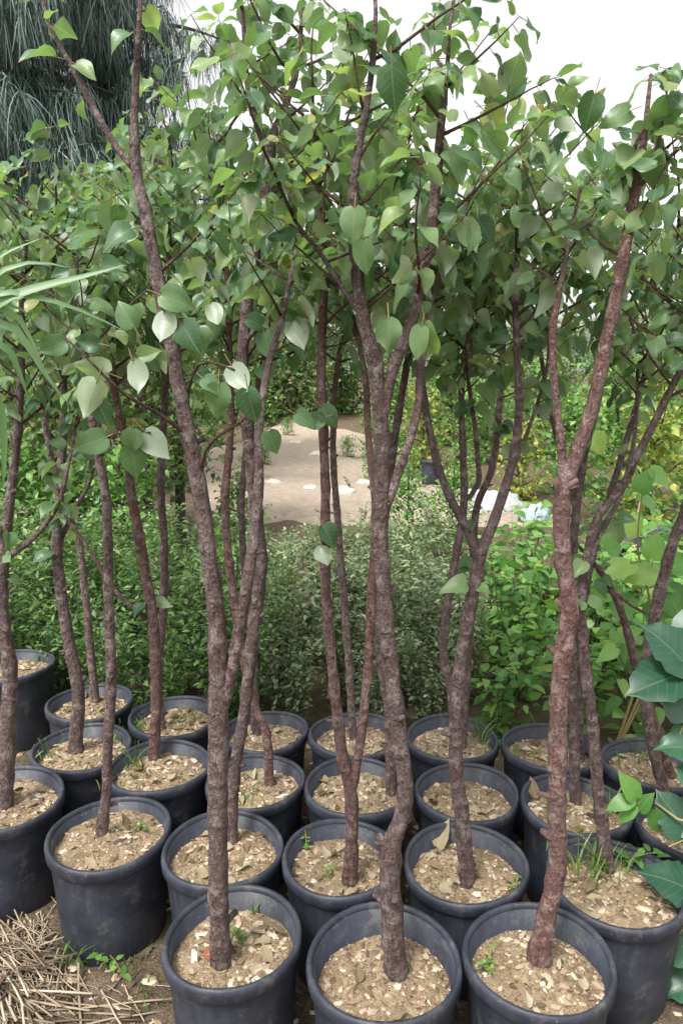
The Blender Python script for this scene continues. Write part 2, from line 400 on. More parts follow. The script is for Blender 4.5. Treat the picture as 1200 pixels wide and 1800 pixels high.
# ================================================================== POTS
RIM = .30
POT = {}
def build_pot(key, px, py, c, rad, label, rim=RIM, soil_drop=.045, group='black nursery pots'):
    rr = random.Random(hash(key) % 1000 if not isinstance(key, int) else key * 13)
    gz = -.012
    root = empty('nursery_pot', (c.x, c.y, gz), label, 'plant pot', group)
    h = rim - gz; ns = 44; e1, e2, p1, p2 = rr.uniform(.006, .026), rr.uniform(.004, .011), rr.uniform(0, 6), rr.uniform(0, 6)
    def ringpt(r, z, a):
        k = (z / h) ** 2
        q = r * (1 + k * (e1 * math.cos(2 * a + p1) + e2 * math.cos(3 * a + p2)))
        return (q * math.cos(a), q * math.sin(a), z + k * .004 * math.cos(2 * a + p2))
    def lathe(name, prof, mat):
        V = [ringpt(r, z, 2 * math.pi * k / ns) for r, z in prof for k in range(ns)]; F = []
        for j in range(len(prof) - 1):
            for k in range(ns): F.append((j * ns + k, j * ns + (k + 1) % ns, (j + 1) * ns + (k + 1) % ns, (j + 1) * ns + k))
        return obj(name, mesh_np(name, V, F, [mat]), root)
    ro = rad - .0075; rb = rad * .83
    lathe('pot_wall', [(.001, .004), (rb - .012, .004), (rb - .004, 0), (rb, .006), (rb + (ro - rb) * .45, h * .45), (ro - .003, h - .047), (ro - .001, h - .036), (ro - .004, h - .03), (ro - .004, h - .012), (ro - .008, h - .012), (rb - .008, h * .45), (rb - .012, .01), (.001, .01)], 'black_plastic')
    lathe('rim', [(ro - .003, h - .034), (rad - .003, h - .035), (rad, h - .031), (rad + .001, h - .012), (rad - .001, h - .003), (rad - .006, h), (rad - .011, h - .002), (ro - .0065, h - .011), (ro - .0045, h - .022)], 'black_plastic')
    zs = h - soil_drop; sr = ro - .010; V, F = [(0, 0, zs)], []; nr = 12
    def soil_z(x, y):
        q = math.hypot(x, y) / sr
        return zs + .010 * (1 - q * q) + .009 * fbm(x + px * .01, y + py * .01, 9, 3) + .005 * fbm(x + px, y, 38, 2)
    for j in range(1, nr + 1):
        for k in range(40):
            a = 2 * math.pi * k / 40; q = sr * j / nr; x, y = q * math.cos(a), q * math.sin(a); V.append((x, y, soil_z(x, y)))
    for k in range(40): F.append((0, 1 + k, 1 + (k + 1) % 40))
    for j in range(nr - 1):
        for k in range(40): F.append((1 + j * 40 + k, 1 + (j + 1) * 40 + k, 1 + (j + 1) * 40 + (k + 1) % 40, 1 + j * 40 + (k + 1) % 40))
    soil = obj('soil', mesh_np('soil', V, F, ['pot_soil']), root)
    # gravel and bark crumbs on the soil, too many and too small to pick apart
    Ms, wh = [], []
    for i in range(420):
        a, q = rr.uniform(0, 6.3), sr * .97 * math.sqrt(rr.random()); x, y = q * math.cos(a), q * math.sin(a)
        s = rr.choice((.0025, .003, .004, .004, .005, .006, .009)) * rr.uniform(.7, 1.3)
        M = Matrix.Translation((x, y, soil_z(x, y) + s * .12)) @ Matrix.Rotation(rr.uniform(0, 6.3), 4, 'Z') @ Matrix.Rotation(rr.uniform(-.6, .6), 4, 'X') @ Matrix.Diagonal((s * rr.uniform(.6, 2.0), s, s * rr.uniform(.25, .6), 1))
        Ms.append(np.array(M)); wh.append(rr.randrange(2))
    tag(obj('grit', joined('grit', CHIPP, wh, Ms, ['chips'], False), soil), kind='stuff')
    POT[key] = dict(c=c, rad=rad, sr=sr, soil=lambda x, y: soil_z(x - c.x, y - c.y) + gz, rim=rim, root=root)
    return root
def chip_proto(seed):
    rr = random.Random(seed); V = [(0, 0, 1), (0, 0, -1)]
    for k in range(5): a = k * 2 * math.pi / 5; q = rr.uniform(.7, 1.15); V.append((q * math.cos(a), q * math.sin(a), rr.uniform(-.3, .3)))
    F = [(0, 2 + k, 2 + (k + 1) % 5) for k in range(5)] + [(1, 2 + (k + 1) % 5, 2 + k) for k in range(5)]
    return Proto(V, F, [(0, 0)] * len(V))
CHIPP = [chip_proto(1), chip_proto(2)]

POTS = [
 (1, 195, 1458, 224, 'black nursery pot with dusty bluish side standing clear beside the dry straw'),
 (2, 20, 1390, 218, 'black nursery pot behind the dry straw, holding a thick pinkish sapling trunk'),
 (3, 393, 1487, 221, 'black nursery pot full of pale leaf scraps between the straw-side pot and a sprig-rimmed pot'),
 (4, 410, 1640, 245, 'black nursery pot with a rust red leaf and white chip on its soil'),
 (5, 670, 1672, 286, 'widest black nursery pot, its sapling trunk kinked with a dead stub'),
 (6, 937, 1666, 267, 'black nursery pot of smooth bare sand with a leaning trunk'),
 (7, 592, 1528, 222, 'black nursery pot with a green sprig growing at its rim'),
 (8, 821, 1516, 230, 'black nursery pot with a large tan leaf propped on its rim'),
 (9, 1079, 1541, 250, 'black nursery pot overgrown with thin grass beside the dark broad-leaved plant'),
 (10, 820, 1400, 192, 'black nursery pot behind the one with a large tan leaf on its rim'),
 (11, 1013, 1408, 190, 'black nursery pot with a tan leaf standing upright inside its rim'),
 (12, 618, 1374, 192, 'black nursery pot behind the sprig-rimmed pot, strewn with pale scraps'),
 (13, 446, 1364, 178, 'black nursery pot holding the reddish sapling bent at its foot'),
 (14, 262, 1350, 188, 'black nursery pot with bright green grass shoots beside its red trunk'),
 (15, 120, 1328, 184, 'black nursery pot squeezed behind the pot with the dusty bluish side'),
 (16, 154, 1249, 156, 'small black nursery pot in the last row beside the tall far pot'),
 (17, 287, 1272, 166, 'black nursery pot in the last row with a grassy green ring of soil'),
 (18, 465, 1286, 150, 'black nursery pot in the last row behind the bent reddish sapling'),
 (19, 622, 1300, 168, 'black nursery pot in the last row holding one thin straight stem'),
 (20, 800, 1305, 172, 'black nursery pot in the last row before the bright green broad-leaved plants'),
 (21, 972, 1317, 172, 'black nursery pot in the last row with dark litter and two thin stems'),
 (22, 1140, 1340, 176, 'black nursery pot holding the thin orange-red leaning stem'),
 (23, 1206, 1446, 190, 'black nursery pot half hidden behind the dark broad-leaved plant'),
 (24, 22, 1166, 152, 'tall black nursery pot with grass and no sapling, standing apart at the back'),
]
spot = {}
for k, px, py, w, lab in POTS:                 # rim centre and radius from the photo, then nudged until no two pots touch
    rim = .33 if k == 24 else RIM + .004 * ((k * 7) % 5 - 2)
    c = on_z(px, py, rim); spot[k] = [c, .6 * w / 2 * (c - CAM).dot(FWD) / FPX + .4 * .148, rim]
EASE = {1: .04, 4: .15, 5: .15, 6: .15, 8: .3, 3: .3, 2: .2, 9: .3}     # the front pots, measured best, move least
for it in range(600):
    for a in spot:
        for b in spot:
            if a < b:
                d = spot[b][0] - spot[a][0]; d.z = 0; o = spot[a][1] + spot[b][1] + .003 - d.length
                if o > 0:
                    d.normalize(); ma, mb = EASE.get(a, 1), EASE.get(b, 1); spot[a][0] -= d * o * .9 * ma / (ma + mb); spot[b][0] += d * o * .9 * mb / (ma + mb)
for k, px, py, w, lab in POTS: build_pot(k, px, py, spot[k][0], spot[k][1], lab, spot[k][2], {5: .075, 6: .062, 4: .055, 7: .055, 1: .042, 8: .06, 9: .06, 10: .055, 20: .05}.get(k, .05))

# ================================================================== SAPLINGS
leaf_total = 0
def leaf_obj(parent, M, k, origin, mats=None):
    global leaf_total; leaf_total += 1
    o = bpy.data.objects.new('leaf', LEAFM[k]); C.objects.link(o); o.parent = parent
    M = M.copy(); M.translation -= origin; o.matrix_basis = M
    return o

def grow_twig(p, d, L, rr):
    """curved twig: list of (point, radius)"""
    pts = []; q = Vector(p); d = Vector(d).normalized(); n = max(3, int(L / .04)); r0 = .0016 + L * .008
    for i in range(n + 1):
        pts.append((q.copy(), r0 * (1 - .75 * i / n)))
        d = (d + Vector((rr.uniform(-.16, .16), rr.uniform(-.16, .16), rr.uniform(-.05, .14)))).normalized(); q = q + d * (L / n)
    return pts
def leaf_on(p, tw_dir, rr, s, az=None):
    """leaf matrix: stalk leaves the twig sideways, blade droops"""
    az = rr.uniform(0, 2 * math.pi) if az is None else az
    side = tw_dir.orthogonal().normalized(); side.rotate(Matrix.Rotation(az, 3, tw_dir))
    d = side * .8 + tw_dir * .35 + Vector((0, 0, -rr.uniform(.15, 1.1)))
    d.normalize(); nrm = Vector((0, 0, 1)) * .9 + Vector((d.x, d.y, 0)) * .6 + Vector((rr.gauss(0, .7), rr.gauss(0, .7) - .25, rr.gauss(0, .35)))
    return frame(p, d, nrm, s)

def sapling(key, base_px, lines, label, leaf_y=680, twigs=22, tl=(.12, .34), lean=0.0, wob=.03, mat='bark', leaf_s=(.034, .060), maxind=300, lowleaf=0, extend=True, hand=None, group='saplings in black pots', ground=False, hand_twigs=(), top_y=-200):
    """lines: list of traced stems [(x, y, width_px) or (x,y,w,dy)...]; the first is the trunk and starts in the soil"""
    rr = random.Random(key * 31 + 5)
    if ground: b = on_z(base_px[0], base_px[1], 0)
    else:
        P = POT[key]; b = on_z(base_px[0], base_px[1], P['rim'] - .04)
        off = Vector((b.x - P['c'].x, b.y - P['c'].y)); lim = P['sr'] * .75
        if off.length > lim: off *= lim / off.length
        b.x, b.y = P['c'].x + off.x, P['c'].y + off.y; b.z = P['soil'](b.x, b.y)
    root = empty('sapling', b, label, 'sapling', group)
    ph = rr.uniform(0, 6)
    def Yz(z): t = max(0, z - b.z); return b.y + lean * t + wob * t * math.sin(2.3 * t + ph)
    def place(x, y, dy=0):
        Y = b.y
        for _ in range(4): p = on_y(x, y, Y); Y = Yz(p.z) + dy
        return on_y(x, y, Y)
    stems = []
    for li, ln in enumerate(lines):
        pts = []; n = len(ln)
        for i, q in enumerate(ln):
            x, y, w = q[:3]; dy = q[3] if len(q) > 3 else 0
            p = place(x, y, dy); pts.append((p, max(.0025, w / 2 / ppm(p))))
        if li == 0:                          # run the trunk down into the soil at the base
            p0, r0 = pts[0]; s = Vector((b.x, b.y, b.z))
            pts = [(s - Vector((0, 0, .03)), r0 * 1.22), (s + Vector((0, 0, .012)), r0 * 1.12)] + [q for q in pts if q[0].z > b.z + .05]
        stems.append(catmull(pts, .022))
    for li, sp in enumerate(stems):
        big = sp[0][1] > .006
        tube('trunk' if li == 0 else 'branch', sp, mat, 14 if big else 8, .20, .09, root, key * 17 + li, 9 if li == 0 else 3, b)
    # leafy twigs
    cand = []
    zlim = None
    for li, sp in enumerate(stems):
        for i in range(1, len(sp)):
            p = sp[i][0]; v = p - CAM; yy = 900 - FPX * v.dot(UP) / v.dot(FWD)
            if yy < leaf_y: cand.append((li, i, yy))
    cand = [q for q in cand if q[2] > top_y]
    leaves = []
    n_tw = twigs if cand else 0
    for t in range(n_tw):
        li, i, yy = cand[int((t + rr.random()) / n_tw * len(cand)) % len(cand)]; sp = stems[li]
        p, r = sp[i]; td = (sp[i][0] - sp[i - 1][0]).normalized()
        az = t * 2.4 + rr.uniform(-.5, .5)
        out = Vector((math.cos(az), math.sin(az), 0)); d = out + Vector((0, 0, rr.uniform(.3, 1.0)))
        if out.y < -.3 and p.y < 1.7: d.y *= .35
        L = rr.uniform(*tl)
        tw = grow_twig(p, d, L, rr)
        if min(q.y for q, _ in tw) < .95: continue
        tube('twig', tw, 'twig_bark', 5, 0, .05, root, t, 0, b)
        k = .18
        while k < 1.0:
            f = k * (len(tw) - 1); a = int(f); q = tw[a][0].lerp(tw[min(a + 1, len(tw) - 1)][0], f - a)
            dd = (tw[min(a + 1, len(tw) - 1)][0] - tw[max(a - 1, 0)][0]).normalized()
            leaves.append((leaf_on(q, dd, rr, rr.uniform(*leaf_s)), rr.randrange(NLEAF)))
            k += rr.uniform(.018, .034) / L
        for e in range(rr.choice((2, 3, 3))):
            leaves.append((leaf_on(tw[-1][0], (d + Vector((0, 0, .6))).normalized(), rr, rr.uniform(*leaf_s) * rr.uniform(.6, 1), e * 2.1), rr.randrange(NLEAF)))
    for t in range(lowleaf):                  # short spurs straight from the stem
        li = rr.randrange(len(stems)); sp = stems[li]; i = rr.randrange(len(sp) // 3, len(sp)); p, r = sp[i]
        td = (sp[i][0] - sp[i - 1][0]).normalized()
        for e in range(rr.choice((2, 3, 4))):
            leaves.append((leaf_on(p, td, rr, rr.uniform(*leaf_s), rr.uniform(0, 6.3)), rr.randrange(NLEAF)))
    for sp in stems:                          # a rosette at each growing tip
        if sp[-1][1] < .0062 and leaf_y > 350:
            td = (sp[-1][0] - sp[-3][0]).normalized()
            for e in range(7):
                i = max(1, len(sp) - 1 - e // 2 * 2); leaves.append((leaf_on(sp[i][0], td, rr, rr.uniform(*leaf_s) * (.75 if e < 3 else 1), e * 2.3), rr.randrange(NLEAF)))
    for ln in hand_twigs:
        pts = [(place(q[0], q[1], q[3]), max(.0018, q[2] / 2 / ppm(place(q[0], q[1], q[3])))) for q in ln]
        tube('twig', catmull(pts, .02), 'twig_bark', 6, .1, .05, root, 3, 0, b)
    first = []
    for h in (hand or ()):                    # leaves that can be picked out in the photograph
        x, y, size, ang, face, dy = h; ochre = face == 2; face = 1 if ochre else face
        c = place(x, y, dy); s = size / ppm(c); a = R(ang)
        tocam = (CAM - c).normalized(); rx = Vector((1, 0, 0)); ru = tocam.cross(rx).normalized()
        if ru.z < 0: ru = -ru
        d = rx * math.cos(a) + ru * math.sin(a) + tocam * rr.uniform(-.25, .35)
        nrm = (tocam * face + Vector((rr.uniform(-.4, .4), rr.uniform(-.3, .3), rr.uniform(-.1, .5)))).normalized()
        d.normalize(); first.append((frame(c - d * s * .95, d, nrm, s), len(LEAFM) - 1 if ochre else rr.choice((0, 1, 3, 5, 6))))
    rr.shuffle(leaves); leaves.sort(key=lambda q: (q[0].translation - CAM).length + (9 if abs(q[0].translation.x) > .52 * q[0].translation.y else 0))
    leaves = first + leaves
    for M, k in leaves[:maxind]: leaf_obj(root, M, k, b)
    rest = leaves[maxind:]
    if rest:
        Ms = []
        for M, k in rest: M = M.copy(); M.translation -= b; Ms.append(np.array(M))
        tag(obj('foliage', joined('foliage', LEAFP, [k for _, k in rest], Ms, ['sapling_leaf', 'petiole']), root), kind='stuff')
    return root

sapling(1, (180, 1470), [[(180, 1470, 19), (187, 1400, 17), (190, 1300, 17), (196, 1200, 18), (192, 1080, 17), (190, 960, 16), (185, 860, 15), (170, 790, 14), (158, 700, 12), (150, 620, 10), (140, 540, 8), (135, 450, 6)]],
        'slim straight purple-brown sapling in the pot beside the dry straw', 640, 8, wob=.02,
        hand=[(155, 780, 62, 200, 1, -.05), (237, 815, 62, -80, 1, -.06), (277, 785, 62, -50, -1, -.06), (233, 778, 46, -95, 1, -.07)],
        hand_twigs=[[(172, 795, 6, 0), (195, 765, 5, -.03), (222, 762, 5, -.05), (265, 760, 3, -.06)]])
sapling(2, (8, 1415), [[(8, 1415, 27), (15, 1280, 27), (18, 1180, 24), (5, 1070, 20), (8, 970, 18), (18, 880, 16), (30, 780, 14), (38, 650, 12), (40, 520, 9), (48, 400, 6)],
        [(6, 985, 12), (30, 968, 11), (70, 935, 9), (105, 880, 8), (120, 820, 6), (135, 740, 5, .1)]],
        'thick pinkish-trunked sapling behind the straw with one low side branch', 760, 20, lowleaf=6)
sapling(3, (407, 1480), [[(407, 1480, 19), (412, 1360, 20), (430, 1250, 20), (443, 1130, 21), (458, 1000, 23), (450, 900, 22), (438, 780, 21), (427, 650, 20), (432, 560, 20), (441, 490, 20), (455, 420, 20), (468, 340, 20), (475, 262, 19), (500, 190, 12), (522, 120, 9), (530, 40, 7), (536, -40, 4)],
        [(474, 270, 13), (452, 215, 12), (440, 180, 11), (432, 120, 9), (428, 40, 7), (420, -40, 4)],
        [(432, 600, 9), (480, 545, 7, -.08), (530, 470, 6, -.15)], [(466, 350, 8), (520, 300, 6, .1), (560, 210, 4, .2)]],
        'brown sapling whose upper trunk splits into a V above the leaves', 520, 24, tl=(.12, .30),
        hand=[(525, 590, 56, -70, -1, -.12), (500, 560, 52, -60, 1, -.1), (455, 570, 42, -20, 1, -.1), (470, 610, 50, -80, 1, -.1), (515, 550, 50, -30, 1, -.12)],
        hand_twigs=[[(436, 625, 7, 0), (460, 590, 5, -.05), (490, 545, 4, -.09), (520, 545, 3, -.12)]])
sapling(4, (388, 1690), [[(388, 1690, 31), (383, 1500, 32), (384, 1300, 36), (383, 1120, 31), (368, 980, 29), (345, 830, 27), (322, 720, 25), (305, 620, 24), (285, 530, 23), (268, 440, 22), (255, 370, 21), (240, 300, 20), (237, 200, 13), (241, 110, 11), (246, 20, 8), (250, -60, 5)],
        [(239, 300, 13), (205, 258, 12), (165, 190, 10), (120, 105, 8), (85, 40, 6), (70, -30, 4)],
        [(386, 1265, 22), (400, 1210, 22), (413, 1150, 21), (432, 1040, 20), (446, 950, 18), (455, 850, 17, .03), (455, 760, 15, .05), (470, 650, 12, .1), (500, 540, 9, .15), (520, 440, 6, .2)]],
        'tall knobbly grey-brown sapling with low forked limb, over the rust red leaf', 560, 4, tl=(.10, .26), wob=.015,
        hand=[(315, 530, 62, -20, 1, -.06), (288, 578, 58, -95, -1, -.07), (378, 555, 44, -70, -1, -.08), (335, 595, 62, -60, 1, -.06), (355, 600, 46, -75, 1, -.05),
              (422, 668, 56, -60, -1, -.12), (382, 708, 62, -95, 1, -.12), (442, 716, 62, -80, 1, -.13), (352, 665, 40, 190, 1, -.1), (375, 680, 42, -40, 1, -.12),
              (160, 645, 58, 160, -1, -.1), (158, 702, 66, -115, -1, -.12), (182, 728, 52, -70, 1, -.1), (243, 665, 56, -75, -1, -.1), (265, 620, 40, 20, 1, -.08), (150, 600, 44, 170, 1, -.1), (220, 550, 50, 120, 1, -.05),
              (90, 610, 50, 200, 1, -.1), (138, 690, 40, 210, 1, -.1), (480, 780, 46, -70, 1, -.08), (540, 740, 44, -30, 1, -.05)],
        hand_twigs=[[(330, 765, 9, 0), (280, 728, 7, -.04), (230, 700, 6, -.07), (185, 662, 5, -.1), (150, 625, 4, -.11), (110, 590, 3, -.1)],
                    [(350, 835, 9, 0), (362, 790, 7, -.03), (385, 765, 6, -.05), (425, 740, 5, -.06), (470, 690, 4, -.04)],
                    [(283, 540, 6, 0), (300, 545, 5, -.05), (315, 580, 4, -.06)], [(330, 690, 6, 0), (350, 640, 5, -.06), (385, 640, 5, -.1), (412, 650, 3, -.12)]], top_y=330)
sapling(5, (695, 1690), [[(697, 1690, 35), (686, 1560, 36), (687, 1490, 34), (708, 1430, 27), (712, 1380, 27), (700, 1280, 28), (686, 1170, 27), (675, 1050, 26), (668, 930, 25), (672, 820, 26), (665, 700, 26), (655, 620, 27), (640, 570, 24), (626, 470, 20), (620, 350, 18), (630, 260, 15), (645, 180, 12), (655, 105, 10), (660, 20, 7), (655, -60, 4)],
        [(686, 1500, 20), (676, 1482, 15), (664, 1468, 11)],
        [(672, 735, 18), (690, 650, 20), (722, 570, 20), (742, 480, 20), (758, 400, 19), (768, 300, 18), (775, 210, 12), (785, 130, 9), (790, 50, 6), (800, -20, 4)],
        [(676, 900, 16), (700, 830, 15), (730, 740, 14), (740, 640, 12, .05), (755, 540, 9, .1), (790, 430, 6, .15)],
        [(640, 560, 11), (600, 505, 9), (560, 440, 8), (520, 390, 6), (500, 300, 4)]],
        'kinked sapling with scaly bark and a dead stub, in the widest pot', 560, 30, tl=(.12, .28), wob=.015,
        hand=[(620, 400, 62, -95, 1, -.1), (640, 455, 58, -85, 1, -.1), (685, 590, 62, -85, 1, -.1), (755, 600, 66, -75, 1, -.08), (690, 160, 72, -85, 1, -.06), (735, 605, 56, -100, 1, -.1)], top_y=60)
sapling(6, (945, 1680), [[(943, 1680, 34), (960, 1610, 32), (978, 1530, 31), (978, 1420, 30), (980, 1300, 31), (986, 1180, 30), (1000, 1070, 31), (990, 990, 28), (985, 900, 28), (995, 840, 27), (1020, 780, 24), (1045, 700, 23), (1060, 620, 22), (1080, 530, 21), (1095, 450, 20), (1110, 370, 18), (1118, 330, 16), (1130, 250, 11), (1139, 170, 8), (1143, 130, 4)],
        [(1117, 335, 10), (1110, 285, 8), (1125, 235, 6), (1160, 200, 5), (1185, 150, 4)],
        [(988, 860, 15), (985, 780, 14), (975, 690, 13), (970, 590, 12), (985, 500, 10), (1000, 420, 7), (1020, 330, 5)],
        [(1120, 330, 9), (1160, 290, 7), (1200, 255, 5), (1240, 220, 4)]],
        'sapling with a smooth red-brown leaning trunk in the bare sand pot', 520, 11, tl=(.10, .26), wob=.015, mat='red_bark',
        hand=[(1040, 465, 52, -60, -1, -.06), (1035, 200, 60, -100, 1, -.04), (1080, 205, 52, 200, 1, -.04), (1170, 210, 72, -80, 1, -.05), (1145, 300, 56, -85, 1, -.05), (1170, 180, 52, 60, 1, -.05), (1185, 135, 46, 20, 1, -.02)], top_y=300)
sapling(7, (615, 1545), [[(615, 1545, 25), (618, 1470, 22), (616, 1390, 22), (602, 1330, 20), (590, 1230, 19), (575, 1080, 18), (571, 960, 17), (572, 860, 16), (568, 760, 16), (565, 650, 15), (568, 540, 14), (575, 450, 12), (562, 370, 10), (555, 270, 7), (550, 180, 4)],
        [(617, 1395, 17), (632, 1310, 16), (645, 1190, 16), (652, 1060, 15), (660, 900, 14), (648, 780, 12, .05), (640, 650, 10, .1), (610, 520, 8, .15), (600, 400, 5, .2)]],
        'sapling forking into two stems just above the sprig-rimmed pot', 620, 26, mat='red_bark',
        hand=[(580, 945, 46, -60, 1, -.06), (570, 980, 42, -75, -1, -.06), (548, 742, 42, 200, 1, -.05), (580, 735, 44, -50, 1, -.05)],
        hand_twigs=[[(573, 965, 5, 0), (566, 945, 4, -.04), (575, 925, 3, -.05)]])
sapling(8, (820, 1545), [[(820, 1545, 25), (812, 1440, 26), (801, 1350, 25), (805, 1200, 24), (820, 1100, 23), (838, 1010, 22), (845, 970, 21), (870, 910, 16), (900, 810, 15), (912, 720, 14), (908, 620, 12), (905, 500, 10), (915, 400, 7), (930, 310, 5)],
        [(842, 985, 17), (822, 935, 15), (782, 855, 14), (755, 760, 13), (740, 650, 11), (745, 540, 8), (730, 440, 5)],
        [(866, 920, 9), (890, 850, 8, .05), (930, 750, 7, .1), (960, 650, 6, .15), (965, 560, 4, .2)]],
        'sapling forking wide at mid height above the pot with the propped leaf', 600, 28, top_y=330, hand=[(850, 152, 42, -150, 1, 0), (875, 180, 42, 10, 1, 0), (912, 150, 46, 30, 1, 0), (945, 215, 44, -115, 2, 0), (870, 215, 56, -40, 1, 0), (985, 190, 34, 60, 1, 0), (965, 260, 50, 20, 1, 0), (835, 240, 50, -60, 1, 0)], hand_twigs=[[(915, 400, 7, 0), (890, 320, 6, 0), (865, 235, 5, 0), (858, 180, 3, 0), (872, 160, 2, 0)], [(925, 330, 6, 0), (950, 270, 5, 0), (952, 215, 3, 0), (940, 175, 2, 0)], [(950, 270, 4, 0), (985, 230, 3, 0), (975, 180, 2, 0)]], lowleaf=9)
sapling(9, (1062, 1490), [[(1062, 1490, 23), (1050, 1380, 20), (1040, 1270, 19), (1026, 1150, 18), (1020, 1050, 17), (1035, 960, 15), (1055, 900, 14), (1090, 860, 13), (1130, 780, 13), (1170, 700, 12), (1200, 640, 11), (1235, 540, 8), (1250, 430, 5)],
        [(1022, 1060, 10), (1045, 960, 9), (1090, 870, 8, .1), (1115, 760, 7, .2), (1120, 640, 5, .3)]],
        'slender sapling rising out of thin grass beside the dark broad-leaved plant', 700, 16, top_y=330, lowleaf=7)
sapling(10, (806, 1410), [[(806, 1410, 16), (800, 1300, 15), (792, 1210, 15), (778, 1145, 15), (788, 1050, 14), (804, 960, 14), (815, 880, 13), (812, 760, 11), (812, 650, 10), (835, 570, 9), (860, 510, 7), (865, 400, 5), (850, 300, 4)],
        [(815, 880, 9), (840, 850, 9), (835, 760, 8), (820, 650, 6), (800, 500, 4)]],
        'thin sapling with outward-bent stem behind the wide-forking one', 700, 25, top_y=330, lowleaf=9)
sapling(11, (1010, 1410), [[(1010, 1410, 17), (1008, 1280, 17), (1005, 1180, 16), (1003, 1060, 15), (1012, 900, 14), (1030, 780, 13), (1050, 700, 12), (1060, 560, 10), (1040, 430, 8), (1050, 320, 5)],
        [(1012, 900, 9), (985, 800, 8), (960, 690, 7), (945, 570, 5), (940, 440, 4)]],
        'sapling in the pot with the upright tan leaf inside its rim', 640, 20, top_y=340, lowleaf=7)
sapling(12, (690, 1390), [[(690, 1390, 16), (682, 1250, 16), (668, 1150, 16), (670, 1000, 15), (678, 900, 14), (692, 780, 13), (715, 640, 12), (730, 560, 11), (720, 430, 9), (700, 330, 7), (690, 220, 5)]],
        'sapling hidden close behind the scaly kinked trunk', 620, 30)
sapling(13, (474, 1380), [[(474, 1380, 15), (468, 1290, 14), (446, 1237, 14), (429, 1160, 15), (415, 1080, 15), (402, 980, 14), (396, 880, 14), (403, 790, 13), (406, 700, 12), (401, 560, 11), (398, 450, 9), (385, 350, 7), (380, 240, 4)]],
        'reddish sapling bent sharply at its foot', 660, 28, mat='red_bark')
sapling(14, (270, 1330), [[(270, 1330, 17), (275, 1220, 18), (270, 1100, 18), (250, 970, 17), (232, 870, 16), (224, 800, 14), (208, 720, 13), (195, 620, 11), (190, 500, 8), (200, 400, 5)],
        [(256, 1085, 8), (205, 1042, 7), (172, 990, 7), (150, 955, 6), (115, 905, 5), (100, 850, 4)]],
        'red-trunked sapling with a long thin branch, beside bright grass shoots', 680, 26, mat='red_bark', lowleaf=4)
sapling(15, (133, 1320), [[(133, 1320, 22), (138, 1215, 21), (120, 1120, 19), (105, 1020, 18), (100, 950, 17), (105, 870, 15), (112, 740, 13), (110, 600, 11), (95, 480, 8), (100, 380, 5)],
        [(102, 960, 9), (130, 900, 8, .05), (160, 840, 7, .1), (175, 740, 5, .15)]],
        'crooked pale-barked sapling squeezed behind the slim straight one', 720, 20, lowleaf=6)
sapling(16, (168, 1232), [[(168, 1232, 13), (158, 1130, 13), (150, 1040, 12), (140, 960, 11), (122, 900, 10), (90, 800, 9), (70, 690, 8), (60, 560, 6), (50, 430, 4)]],
        'thin dark sapling in the small pot beside the tall far pot', 740, 22, lowleaf=6)
sapling(17, (284, 1280), [[(284, 1280, 13), (279, 1180, 13), (287, 1080, 13), (289, 950, 13), (283, 860, 13), (290, 700, 12), (297, 500, 11), (297, 400, 9), (305, 300, 6)]],
        'straight thin sapling in the grassy-soiled last-row pot', 640, 28)
sapling(18, (450, 1290), [[(450, 1290, 13), (445, 1150, 13), (430, 1000, 12), (425, 880, 11), (440, 740, 10), (470, 600, 9), (490, 470, 7), (500, 360, 5)]],
        'thin sapling in the last row behind the bent reddish one', 650, 28)
sapling(19, (620, 1300), [[(620, 1300, 13), (612, 1150, 13), (600, 1000, 12), (592, 900, 12), (585, 780, 11), (592, 650, 10), (620, 520, 8), (640, 400, 6), (650, 300, 4)]],
        'single thin straight sapling in its last-row pot', 640, 30)
sapling(20, (812, 1310), [[(812, 1310, 14), (822, 1150, 14), (829, 1050, 13), (836, 900, 12), (865, 820, 12), (878, 700, 11), (884, 560, 9), (870, 440, 7), (880, 340, 4)]],
        'thin sapling in the last row before the bright green plants', 700, 22, top_y=340, lowleaf=9)
sapling(21, (1022, 1330), [[(1022, 1330, 13), (1016, 1200, 13), (1022, 1080, 12), (1045, 960, 12), (1075, 860, 11), (1110, 740, 10), (1135, 640, 8), (1150, 520, 6), (1150, 400, 4)]],
        'thin dark-stemmed sapling in the last-row pot with dark litter', 690, 18, top_y=360, lowleaf=8)
sapling(22, (1175, 1362), [[(1175, 1362, 15), (1150, 1270, 14), (1122, 1190, 14), (1096, 1090, 13), (1072, 1032, 11), (1040, 985, 8), (1010, 955, 5)],
        [(1074, 1036, 5), (1110, 1065, 5), (1150, 1085, 4)]],
        'thin orange-red stem leaning far over, nearly bare', 300, 0, mat='red_bark', lowleaf=4)
sapling(23, (1180, 1440), [[(1150, 1330, 18), (1135, 1240, 20), (1137, 1160, 20), (1155, 1060, 20), (1180, 960, 18), (1205, 890, 16), (1225, 780, 13), (1225, 650, 10), (1200, 520, 8), (1190, 400, 5)]],
        'grey sapling leaning outward behind the dark broad-leaved plant', 640, 14, top_y=340)
print('leaf objects', leaf_total)

